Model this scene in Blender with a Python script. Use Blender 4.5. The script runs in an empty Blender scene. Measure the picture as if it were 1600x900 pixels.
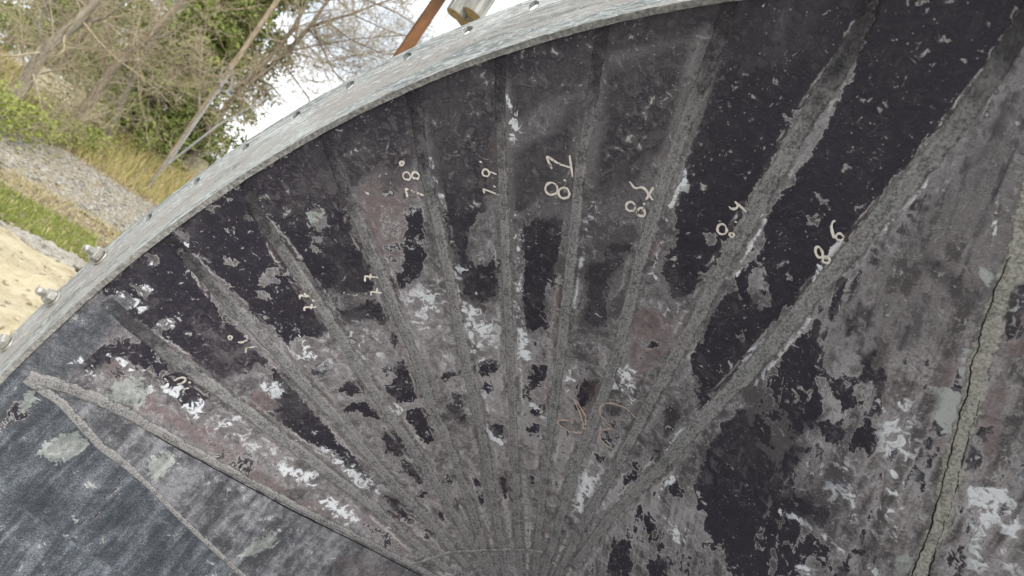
import bpy, bmesh, math, random
import numpy as np
from mathutils import Vector, Matrix
from mathutils.bvhtree import BVHTree

random.seed(7); rng = np.random.default_rng(7)
sc = bpy.context.scene
col = sc.collection
Rad = math.radians

# ---------------------------------------------------------------- camera
EYE = 1.885                                   # eye height above the ground, metres
FPX = 1070.0                                  # focal length in photo pixels (photo is 1600 x 900)
MW = np.array([[0.84794179, 0.53008935, 0.0],           # camera axes (right, down, forward) -> world
               [-0.055676, 0.08906048, 0.99446891],
               [0.52715738, -0.84325175, 0.10503136]])
CAM = np.array([0.0, 0.0, EYE])
cd = bpy.data.cameras.new('camera'); cam = bpy.data.objects.new('camera', cd); col.objects.link(cam)
cd.sensor_width = 36.0; cd.lens = FPX / 1600 * 36.0; cd.clip_start = 0.02; cd.clip_end = 3000
_r, _d, _f = MW[:, 0], MW[:, 1], MW[:, 2]
cam.matrix_world = Matrix(((_r[0], -_d[0], -_f[0], CAM[0]), (_r[1], -_d[1], -_f[1], CAM[1]),
                           (_r[2], -_d[2], -_f[2], CAM[2]), (0, 0, 0, 1)))
sc.camera = cam
cd.dof.use_dof = True; cd.dof.focus_distance = 1.15; cd.dof.aperture_fstop = 7.0     # phone lens: the far bank is slightly soft

# ---------------------------------------------------------------- sky, sun, exposure
SUN_EL, SUN_AZ = 40.0, 160.0                  # degrees, azimuth clockwise from +Y
w = bpy.data.worlds.new('World'); sc.world = w; w.use_nodes = True
nt = w.node_tree; nt.nodes.clear()
wo = nt.nodes.new('ShaderNodeOutputWorld'); bg = nt.nodes.new('ShaderNodeBackground')
sky = nt.nodes.new('ShaderNodeTexSky'); sky.sky_type = 'NISHITA'; sky.sun_disc = False
sky.sun_elevation = Rad(SUN_EL); sky.sun_rotation = Rad(SUN_AZ)
sky.air_density = 1.0; sky.dust_density = 4.0; sky.ozone_density = 1.0
tc = nt.nodes.new('ShaderNodeTexCoord'); cn = nt.nodes.new('ShaderNodeTexNoise')
cn.inputs['Scale'].default_value = 2.2; cn.inputs['Detail'].default_value = 6
mp = nt.nodes.new('ShaderNodeMapping'); mp.inputs['Scale'].default_value = (1, 1, 3)
nt.links.new(tc.outputs['Generated'], mp.inputs['Vector']); nt.links.new(mp.outputs['Vector'], cn.inputs['Vector'])
cr = nt.nodes.new('ShaderNodeValToRGB')
cr.color_ramp.elements[0].position = 0.38; cr.color_ramp.elements[0].color = (2.7, 2.95, 3.2, 1)
cr.color_ramp.elements[1].position = 0.58; cr.color_ramp.elements[1].color = (7.2, 7.3, 7.4, 1)
nt.links.new(cn.outputs['Fac'], cr.inputs['Fac'])
mx = nt.nodes.new('ShaderNodeMixRGB'); mx.inputs['Fac'].default_value = 0.85   # overcast cloud deck over the clear sky
nt.links.new(sky.outputs['Color'], mx.inputs['Color1']); nt.links.new(cr.outputs['Color'], mx.inputs['Color2'])
nt.links.new(mx.outputs['Color'], bg.inputs['Color']); bg.inputs['Strength'].default_value = 0.145
nt.links.new(bg.outputs['Background'], wo.inputs['Surface'])
sd = bpy.data.lights.new('sun', 'SUN'); sd.energy = 1.4; sd.angle = Rad(35); sd.color = (1, 0.97, 0.93)
sun = bpy.data.objects.new('sun', sd); col.objects.link(sun)
_a, _e = Rad(SUN_AZ), Rad(SUN_EL)
sun.rotation_euler = Vector((math.sin(_a) * math.cos(_e), math.cos(_a) * math.cos(_e), math.sin(_e))).to_track_quat('Z', 'Y').to_euler()
sc.view_settings.view_transform = 'Standard'; sc.view_settings.look = 'None'
sc.view_settings.exposure = 1.3; sc.view_settings.gamma = 1.0
sc.render.engine = 'CYCLES'; sc.cycles.use_denoising = True; sc.cycles.max_bounces = 6; sc.cycles.use_adaptive_sampling = True; sc.cycles.adaptive_threshold = 0.02
sc.cycles.diffuse_bounces = 4

# ---------------------------------------------------------------- helpers
def ray(px, py):
    d = MW @ np.array([(px - 800) / FPX, (py - 450) / FPX, 1.0]); return d / np.linalg.norm(d)
QD = np.array([-0.5, 0.866])                  # ground direction towards the wooded bank
def terr(x, y):
    q = x * QD[0] + y * QD[1]
    t = np.clip((q - 16) / 15.0, 0, 1); s = t * t * (3 - 2 * t)
    return 1.75 * s + 0.04 * np.sin(x * 0.9) * np.cos(y * 0.7) * np.clip((q - 8) / 4, 0, 1)
def at(px, py, dist):                         # a point at a given ground distance along a line of sight
    d = ray(px, py); k = dist / math.hypot(d[0], d[1]); return Vector(CAM + d * k)
def foot(px, py, dist):
    p = at(px, py, dist); return Vector((p.x, p.y, float(terr(p.x, p.y))))

def tag(o, label=None, cat=None, group=None, kind=None):
    for k, v in (('label', label), ('category', cat), ('group', group), ('kind', kind)):
        if v: o[k] = v
    return o
def empty(name, loc=(0, 0, 0), rot=None):
    o = bpy.data.objects.new(name, None); o.location = loc; o.empty_display_size = 0.1
    if rot is not None: o.rotation_euler = rot
    col.objects.link(o); return o
def mesh_obj(name, v, f, m, parent=None, smooth=False, loc=None):
    me = bpy.data.meshes.new(name)
    me.from_pydata([tuple(p) for p in v], [], [tuple(q) for q in f]); me.update()
    if m: me.materials.append(m)
    if smooth: me.polygons.foreach_set('use_smooth', [True] * len(me.polygons))
    o = bpy.data.objects.new(name, me); col.objects.link(o)
    if parent is not None: o.parent = parent
    if loc is not None: o.location = loc
    return o
def attr(o, name, vals):
    a = o.data.attributes.new(name, 'FLOAT', 'POINT'); a.data.foreach_set('value', np.asarray(vals, dtype=np.float32))

class G:                                      # small node-graph helper
    def __init__(s, name):
        s.m = bpy.data.materials.new(name); s.m.use_nodes = True; s.t = s.m.node_tree; s.t.nodes.clear()
        s.out = s.t.nodes.new('ShaderNodeOutputMaterial'); s.b = s.t.nodes.new('ShaderNodeBsdfPrincipled')
        s.t.links.new(s.b.outputs[0], s.out.inputs[0]); s.co = s.t.nodes.new('ShaderNodeTexCoord')
    def lk(s, a, b):
        if isinstance(a, (int, float)): b.default_value = a
        elif isinstance(a, tuple): b.default_value = a if len(a) == 4 or b.type == 'VECTOR' else a + (1,)
        else: s.t.links.new(a, b)
    def obj(s): return s.co.outputs['Object']
    def uv(s): return s.co.outputs['UV']
    def at(s, n):
        x = s.t.nodes.new('ShaderNodeAttribute'); x.attribute_name = n; return x.outputs['Fac']
    def map(s, v, scale, rot=(0, 0, 0)):
        x = s.t.nodes.new('ShaderNodeMapping'); s.lk(v, x.inputs[0]); x.inputs['Scale'].default_value = scale
        x.inputs['Rotation'].default_value = rot; return x.outputs[0]
    def xyz(s, a, b, c):
        x = s.t.nodes.new('ShaderNodeCombineXYZ')
        for i, q in enumerate((a, b, c)): s.lk(q, x.inputs[i])
        return x.outputs[0]
    def noise(s, v, scale, det=5, rough=0.6, dist=0.0):
        x = s.t.nodes.new('ShaderNodeTexNoise'); s.lk(v, x.inputs['Vector']); x.inputs['Scale'].default_value = scale
        x.inputs['Detail'].default_value = det; x.inputs['Roughness'].default_value = rough; x.inputs['Distortion'].default_value = dist
        return x.outputs['Fac']
    def vor(s, v, scale, out='Distance'):
        x = s.t.nodes.new('ShaderNodeTexVoronoi'); s.lk(v, x.inputs['Vector']); x.inputs['Scale'].default_value = scale; return x.outputs[out]
    def ma(s, op, a, b=0.0, c=0.0, clamp=False):
        x = s.t.nodes.new('ShaderNodeMath'); x.operation = op; x.use_clamp = clamp
        for i, q in enumerate((a, b, c)): s.lk(q, x.inputs[i])
        return x.outputs[0]
    def mr(s, v, a, b, c=0.0, d=1.0):         # smooth remap
        x = s.t.nodes.new('ShaderNodeMapRange'); x.interpolation_type = 'SMOOTHSTEP'
        for i, q in enumerate((v, a, b, c, d)): s.lk(q, x.inputs[i])
        return x.outputs[0]
    def ramp(s, v, *st):
        x = s.t.nodes.new('ShaderNodeValToRGB'); s.lk(v, x.inputs[0]); e = x.color_ramp.elements
        while len(e) < len(st): e.new(0.5)
        for q, (p, c) in zip(e, st): q.position = p; q.color = c + (1,)
        return x.outputs[0]
    def mix(s, f, a, b, mode='MIX'):
        x = s.t.nodes.new('ShaderNodeMixRGB'); x.blend_type = mode
        for i, q in enumerate((f, a, b)): s.lk(q, x.inputs[i])
        return x.outputs[0]
    def fin(s, colr, rough=0.7, h=None, dist=0.002, strength=0.6, spec=0.3, metal=0.0):
        s.lk(colr, s.b.inputs['Base Color']); s.lk(rough, s.b.inputs['Roughness']); s.lk(metal, s.b.inputs['Metallic'])
        s.lk(spec, s.b.inputs['Specular IOR Level'])
        if h is not None:
            x = s.t.nodes.new('ShaderNodeBump'); x.inputs['Distance'].default_value = dist; x.inputs['Strength'].default_value = strength
            s.lk(h, x.inputs['Height']); s.t.links.new(x.outputs[0], s.b.inputs['Normal'])
        return s.m
def simple(name, c1, c2, scale=8, rough=0.85, bump=0.01, det=6, stretch=None, spec=0.2, metal=0.0):
    g = G(name); v = g.obj()
    if stretch: v = g.map(v, stretch)
    n = g.noise(v, scale, det); return g.fin(g.ramp(n, (0.3, c1), (0.7, c2)), rough, n, bump, 0.8, spec, metal)

# ---------------------------------------------------------------- materials of the steel transition
def steel_sheet():
    g = G('scaled_steel_sheet'); v = g.obj()
    E, PT = g.at('edge'), g.at('putty')
    F, S, W, B, U = g.at('scale'), g.at('soft'), g.at('white'), g.at('brown'), g.at('blue')
    n1 = g.noise(v, 15, 4, 0.60, 1.1); n2 = g.noise(v, 5.5, 3, 0.55); n4 = g.noise(v, 70, 4, 0.62, .8); n3 = g.noise(v, 420, 2, 0.6)
    c1 = g.ma('SUBTRACT', n1, .5); c4 = g.ma('SUBTRACT', n4, .5); c3 = g.ma('SUBTRACT', n3, .5)
    cs = g.ma('MULTIPLY', g.ma('SUBTRACT', g.noise(g.xyz(g.ma('MULTIPLY', g.at('across'), 42.0), g.ma('MULTIPLY', g.at('down'), 4.5), 0.0), 1.0, 4, .62, .5), .5), g.at('streak'))
    d = g.ma('ADD', F, g.ma('ADD', g.ma('MULTIPLY', cs, 7.0), g.ma('ADD', g.ma('MULTIPLY', c1, 5.6), g.ma('MULTIPLY', c4, 4.6))))
    wd = g.mr(S, 0.0, 1.0, 0.24, .95)
    dark = g.ma('MULTIPLY', g.mr(d, g.ma('MULTIPLY', wd, -1.2), wd), g.mr(g.ma('ADD', n2, c4), .34, .52, .72, 1.0))
    # oxide film: mottled greys with thin wavy tide lines
    mot = g.ma('ADD', g.ma('ADD', g.ma('ADD', .47, g.ma('MULTIPLY', g.at('pale'), .17)), g.ma('MULTIPLY', cs, 2.1)), g.ma('ADD', g.ma('MULTIPLY', c4, 1.2), g.ma('ADD', g.ma('MULTIPLY', c1, 1.0), g.ma('ADD', g.ma('MULTIPLY', c3, .5), g.ma('MULTIPLY', g.ma('SUBTRACT', n2, .5), 1.1)))))
    grey = g.ramp(mot, (0.22, (.056, .052, .056)), (0.5, (.150, .142, .149)), (0.8, (.31, .305, .325)))
    grey = g.mix(g.ma('MULTIPLY', g.at('pale'), .45), grey, g.mix(1.0, grey, (1.0, .93, .86), 'MULTIPLY'))
    tide = g.ma('ABSOLUTE', g.ma('SUBTRACT', g.ma('FRACT', g.ma('MULTIPLY', n1, 11.0)), 0.5))
    tl = g.ma('MULTIPLY', g.mr(tide, 0.0, 0.10, 1.0, 0.0), g.mr(n4, .46, .6))
    grey = g.mix(g.ma('MULTIPLY', tl, 0.75), grey, (.40, .395, .415))
    t2 = g.ma('ABSOLUTE', g.ma('SUBTRACT', g.ma('FRACT', g.ma('MULTIPLY', n4, 6.0)), 0.5))
    grey = g.mix(g.ma('MULTIPLY', g.ma('MULTIPLY', g.mr(t2, 0.0, .09, 1.0, 0.0), g.mr(n1, .44, .56)), .5), grey, (.36, .355, .37))
    tk = g.ma('MULTIPLY', g.mr(tide, .40, 0.5), g.mr(n4, .54, .42))
    grey = g.mix(g.ma('MULTIPLY', tk, 0.45), grey, (.03, .027, .03))
    br = g.mr(g.ma('ADD', B, g.ma('ADD', g.ma('MULTIPLY', c1, 2.2), g.ma('MULTIPLY', c4, 1.4))), .35, .75)
    brown = g.ramp(mot, (.22, (.088, .069, .071)), (.55, (.145, .114, .116)), (.8, (.215, .188, .195)))
    grey = g.mix(g.ma('MULTIPLY', br, .9), grey, brown)
    bl = g.ma('ADD', g.ma('ADD', .5, g.ma('MULTIPLY', cs, 1.6)), g.ma('ADD', g.ma('MULTIPLY', c3, 1.0), g.ma('ADD', g.ma('MULTIPLY', c1, .9), g.ma('MULTIPLY', c4, .4))))
    blue = g.ramp(bl, (.22, (.020, .025, .032)), (.5, (.050, .058, .069)), (.82, (.15, .165, .188)))
    grey = g.mix(g.ma('MULTIPLY', U, 1.0, 0, True), grey, blue)  # sky reflection on the lower-left sheets, painted as blue-grey
    # mill scale, blue black with dust specks
    vv = g.t.nodes.new('ShaderNodeTexVoronoi'); g.lk(v, vv.inputs['Vector']); vv.inputs['Scale'].default_value = 170
    sp = g.ma('MULTIPLY', g.mr(g.ma('ADD', vv.outputs['Distance'], g.ma('MULTIPLY', vv.outputs['Color'], .25)), .12, .28, 1.0, 0.0), g.mr(g.ma('ADD', n1, g.ma('MULTIPLY', c4, .6)), .42, .56))
    ms = g.ramp(n2, (.3, (.0095, .0075, .0135)), (.7, (.020, .0165, .026)))
    haze = g.mr(g.ma('ADD', n1, g.ma('MULTIPLY', c4, 1.8)), .40, .75)
    ms = g.mix(g.ma('MULTIPLY', haze, g.mr(S, 0, 1, .14, .9)), ms, (.088, .081, .083))
    ms = g.mix(g.ma('MULTIPLY', sp, .75), ms, (.34, .33, .33))
    film = g.ma('MULTIPLY', g.mr(g.ma('ADD', d, g.ma('MULTIPLY', c4, 1.5)), -2.4, .2), g.mr(n2, .36, .6, .1, .5))      # thinner film around the remaining scale
    grey = g.mix(film, grey, g.mix(.5, g.mix(.35, grey, (.075, .066, .064)), (.085, .074, .071)))
    c = g.mix(dark, grey, ms)
    rim = g.mr(g.ma('ABSOLUTE', g.ma('ADD', d, 0.22)), 0.0, 0.22, 1.0, 0.0)
    rim = g.ma('MULTIPLY', g.ma('MULTIPLY', rim, g.mr(n2, .44, .56)), g.mr(S, 0.0, .6, 1.0, 0.0))
    c = g.mix(g.ma('MULTIPLY', rim, .75), c, (.33, .325, .325))
    wm = g.mr(g.ma('ADD', W, g.ma('ADD', g.ma('MULTIPLY', c4, 5.0), g.ma('MULTIPLY', c1, 3.6))), .5, .95)
    wm = g.ma('MULTIPLY', wm, g.mr(W, 0.05, .4))
    c = g.mix(g.ma('MULTIPLY', wm, .9), c, g.ramp(mot, (.3, (.28, .295, .32)), (.65, (.60, .62, .65))))
    ed = g.ma('ADD', E, g.ma('ADD', g.ma('MULTIPLY', c4, 14.0), g.ma('MULTIPLY', c1, 10.0)))      # heat tint and pale rim beside the bends
    bt = g.ma('MULTIPLY', g.ma('MULTIPLY', g.mr(ed, -1.0, 1.5), g.mr(ed, 5.0, 8.5, 1.0, 0.0)), g.mr(n2, .40, .55))
    c = g.mix(g.ma('MULTIPLY', g.ma('MULTIPLY', bt, .55), g.mr(n1, .40, .56)), c, (.095, .072, .071))
    dk = g.ma('MULTIPLY', g.ma('MULTIPLY', g.mr(E, 1.2, 3.6, 1.0, 0.0), g.mr(n4, .42, .52)), g.mr(S, .1, .7, 1.0, .2))  # thin shadow line painted along the edges of the bend strips
    c = g.mix(g.ma('MULTIPLY', g.ma('MULTIPLY', dk, .6), g.mr(n1, .46, .56)), c, (.018, .016, .018))
    ln = g.mr(g.ma('ABSOLUTE', g.ma('SUBTRACT', ed, 8.0)), 0.0, 3.0, 1.0, 0.0)
    c = g.mix(g.ma('MULTIPLY', g.ma('MULTIPLY', ln, g.ma('MULTIPLY', g.ma('MULTIPLY', g.mr(n1, .47, .60), g.mr(n2, .40, .58, .35, 1.0)), g.mr(S, .1, .7, 1.0, .15))), .75), c, (.40, .39, .38))
    pm = g.mr(g.ma('ADD', PT, g.ma('ADD', g.ma('MULTIPLY', c4, 2.6), g.ma('MULTIPLY', c1, 1.6))), .4, .62)
    c = g.mix(g.ma('MULTIPLY', pm, .9), c, g.ramp(mot, (.25, (.13, .142, .135)), (.55, (.225, .24, .23)), (.8, (.33, .345, .335))))
    h = g.ma('ADD', n3, g.ma('ADD', g.ma('MULTIPLY', n4, 2.0), g.ma('MULTIPLY', pm, 1.0)))
    return g.fin(c, g.ma('SUBTRACT', g.mr(dark, 0, 1, .62, .45), g.ma('MULTIPLY', U, .2)), h, .0022, .5, g.mr(dark, 0, 1, .38, .25))
def strip_mat(name, a, b, fade=True):
    g = G(name); v = g.obj(); n = g.noise(v, 290, 2, .75); n3 = g.noise(v, 45, 5, .7)
    c = g.ramp(g.ma('ADD', n, g.ma('MULTIPLY', g.ma('SUBTRACT', n3, .5), .7)), (.33, a), (.67, b))
    c = g.mix(g.mr(n3, .45, .62, 0, .5), c, g.mix(.5, c, (.13, .118, .115)))
    ac = g.ma('ABSOLUTE', g.ma('ADD', g.at('cross'), g.ma('MULTIPLY', g.ma('SUBTRACT', n3, .5), 1.0)))
    c = g.mix(g.ma('MULTIPLY', g.mr(ac, .66, .9), .4), c, (.06, .053, .05)); c = g.mix(g.ma('MULTIPLY', g.mr(g.ma('ABSOLUTE', g.ma('SUBTRACT', ac, .5)), 0.0, .13, 1.0, 0.0), .3), c, (.30, .295, .28))  # painted relief: dark contact line at the edges, light line on the ridges
    if fade: c = g.mix(g.mr(g.ma('ADD', g.at('along'), g.ma('MULTIPLY', g.ma('SUBTRACT', n3, .5), .3)), .05, .34, .92, 0.0), c, (.022, .020, .024))
    g.lk(g.ma('MULTIPLY', g.mr(ac, .74, .98, 1.0, 0.0), g.mr(g.ma('ADD', g.at('along'), g.ma('MULTIPLY', g.ma('SUBTRACT', n3, .5), .5)), -.02, .16, .25, 1.0) if fade else 1.0), g.b.inputs['Alpha'])
    return g.fin(c, .85, n, .0014, .7, .2)
def flange_mat():
    g = G('weathered_galvanised_flange'); u = g.uv()
    s1 = g.noise(g.map(u, (4.5, 60, 1)), 1.0, 6, .62, 1.6); s2 = g.noise(g.map(u, (55, 260, 1)), 1.0, 4, .7, .8); s3 = g.noise(u, 300, 3, .6)
    v = g.obj(); s4 = g.noise(v, 3.0, 4)
    s1 = g.ma('ADD', .5, g.ma('MULTIPLY', g.ma('SUBTRACT', s1, .5), 1.7)); s2 = g.ma('ADD', .5, g.ma('MULTIPLY', g.ma('SUBTRACT', s2, .5), 1.6))
    c = g.ramp(s1, (.36, (.13, .142, .137)), (.5, (.29, .32, .308)), (.62, (.48, .515, .50)))
    e = g.ma('SUBTRACT', s2, .5)
    c = g.mix(g.ma('MULTIPLY', g.mr(g.ma('ADD', s1, g.ma('MULTIPLY', e, .5)), .47, .55), g.mr(s4, .35, .6, .3, .95)), c, (.235, .215, .198))
    c = g.mix(g.mr(s2, .52, .66, 0, .6), c, (.50, .535, .525))
    c = g.mix(g.mr(s2, .34, .46, .6, 0), c, (.13, .13, .125))
    sv = g.t.nodes.new('ShaderNodeSeparateXYZ'); g.lk(u, sv.inputs[0])
    bd = g.ma('MULTIPLY', g.mr(g.ma('ABSOLUTE', g.ma('SUBTRACT', g.ma('ADD', sv.outputs[1], g.ma('MULTIPLY', g.ma('SUBTRACT', s1, .5), .10)), 1.212)), .004, .026, 1.0, 0.0), g.mr(s4, .38, .55, .35, .8))
    c = g.mix(bd, c, (.245, .225, .205))
    c = g.mix(g.mr(s3, .35, .65, .12, 0), c, (.15, .15, .15))
    return g.fin(c, g.mr(s2, .3, .7, .5, .72), g.ma('ADD', g.ma('MULTIPLY', s2, 1.0), g.ma('MULTIPLY', s3, .25)), .002, .7, .35)

M_SHEET = steel_sheet(); M_STRIP = strip_mat('ground_bend_steel', (.072, .072, .073), (.25, .249, .248)); M_FLANGE = flange_mat()
M_SEAM = strip_mat('weld_seam_steel', (.12, .117, .104), (.36, .355, .315), False)
M_SEAM2 = strip_mat('dull_weld_steel', (.08, .08, .08), (.27, .265, .262), False)
M_EDGE = simple('cut_plate_edge', (.11, .107, .10), (.36, .355, .33), 160, .85, .004)
M_CRACK_SHADOW = simple('dark_crack_and_shadow', (.006, .006, .006), (.02, .02, .02), 90, .95, .002)  # for the seam cracks and the painted shadow below the lap joint
M_PATCH = simple('dried_grey_putty', (.20, .215, .20), (.36, .38, .36), 70, .9, .004)
def chalk(name, a, b, cut):                    # dry marker: colour breaks up where the sheet is rough
    g = G(name); v = g.obj(); n = g.noise(v, 170, 3, .7); n2 = g.noise(v, 28, 3, .6); m = g.fin(g.ramp(n, (.35, a), (.65, b)), .9, spec=.1)
    g.lk(g.mr(g.ma('ADD', n, g.ma('MULTIPLY', g.ma('SUBTRACT', n2, .5), 1.2)), cut - .06, cut + .04), g.b.inputs['Alpha']); return m
M_CHALK = chalk('paint_marker', (.46, .425, .38), (.62, .58, .53), .33)
M_CHALK3 = chalk('faded_paint_marker', (.30, .275, .25), (.46, .43, .39), .40)
M_CHALK2 = chalk('brown_paint_marker', (.27, .215, .18), (.40, .335, .29), .33)
M_BOLT = simple('zinc_bolt', (.20, .19, .165), (.50, .49, .45), 90, .42, .002, metal=.6)
M_OUT = simple('rusty_outside_plate', (.06, .045, .035), (.12, .085, .06), 9, .85, .004)

# ---------------------------------------------------------------- the duct transition: frame
RM = 1.25                                     # bolt-circle radius, metres
RR = np.array([[0.85194143, -0.23687662, 0.466996], [-0.04726775, 0.85340197, 0.5191058], [-0.52149934, -0.46432159, 0.71585187]])
TT = np.array([-0.15743134, 0.52030134, 0.29828086])
RW = MW @ RR                                  # ring axes (x, y, z into the duct) in the world
CW = CAM + MW @ TT * RM                       # ring centre in the world
RO, RI, RS = 1.0138 * RM, 0.9366 * RM, 0.941 * RM     # flange outer, inner, shell radius
TH = 0.007                                     # flange thickness
STEP, PH0 = 360 / 69.2, -145.84
def ringpt(a, r=RS, z=TH): return np.array([r * math.cos(Rad(a)), r * math.sin(Rad(a)), z])
_l = min(range(360), key=lambda a: (RW @ ringpt(a, RO, TH))[2])
BASE = ringpt(_l, RO, TH)                     # lowest point of the flange
duct = empty('duct_transition', Vector(CW + RW @ BASE)); duct.rotation_euler = Matrix(RW.tolist()).to_euler()
tag(duct, 'huge dark steel duct transition with fanned bend lines, chalk numbers and pale flange ring', 'duct')
OFF = Vector(-BASE)
def part(name, v, f, m, parent=None, smooth=False):
    if parent is None: return mesh_obj(name, v, f, m, duct, smooth, OFF)
    return mesh_obj(name, v, f, m, parent, smooth)
CR = (CAM - CW) @ RW                          # camera seen from the ring frame
def sheet_px(P):                              # where a point of the sheet shows up in the photo (used to lay out its stains)
    X = np.asarray(P) @ RR.T + TT * RM; z = np.maximum(X[:, 2], 1e-3)
    return np.c_[X[:, 0] / z * FPX + 800, X[:, 1] / z * FPX + 450], X[:, 2] > 0.05

DEP = 0.88 * RM
PHI = Rad(30); ur = np.array([math.cos(PHI), math.sin(PHI)]); uu = np.array([math.sin(PHI), -math.cos(PHI)])
d0 = RR.T @ np.array([(819 - 800) / FPX, (981 - 450) / FPX, 1.0]); k0 = (DEP - CR[2]) / d0[2]
C0 = CR + d0 * k0; ca, cb = C0[:2] @ ur, C0[:2] @ uu
def corner(sx, sy): q = sx * ca * ur + sy * cb * uu; return np.array([q[0], q[1], DEP])
FAN = [-145.2, -136.3, -128.9, -120.4, -112.5, -104.3, -96.8, -88.6, -80.3, -72.2, -64.8]

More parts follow.
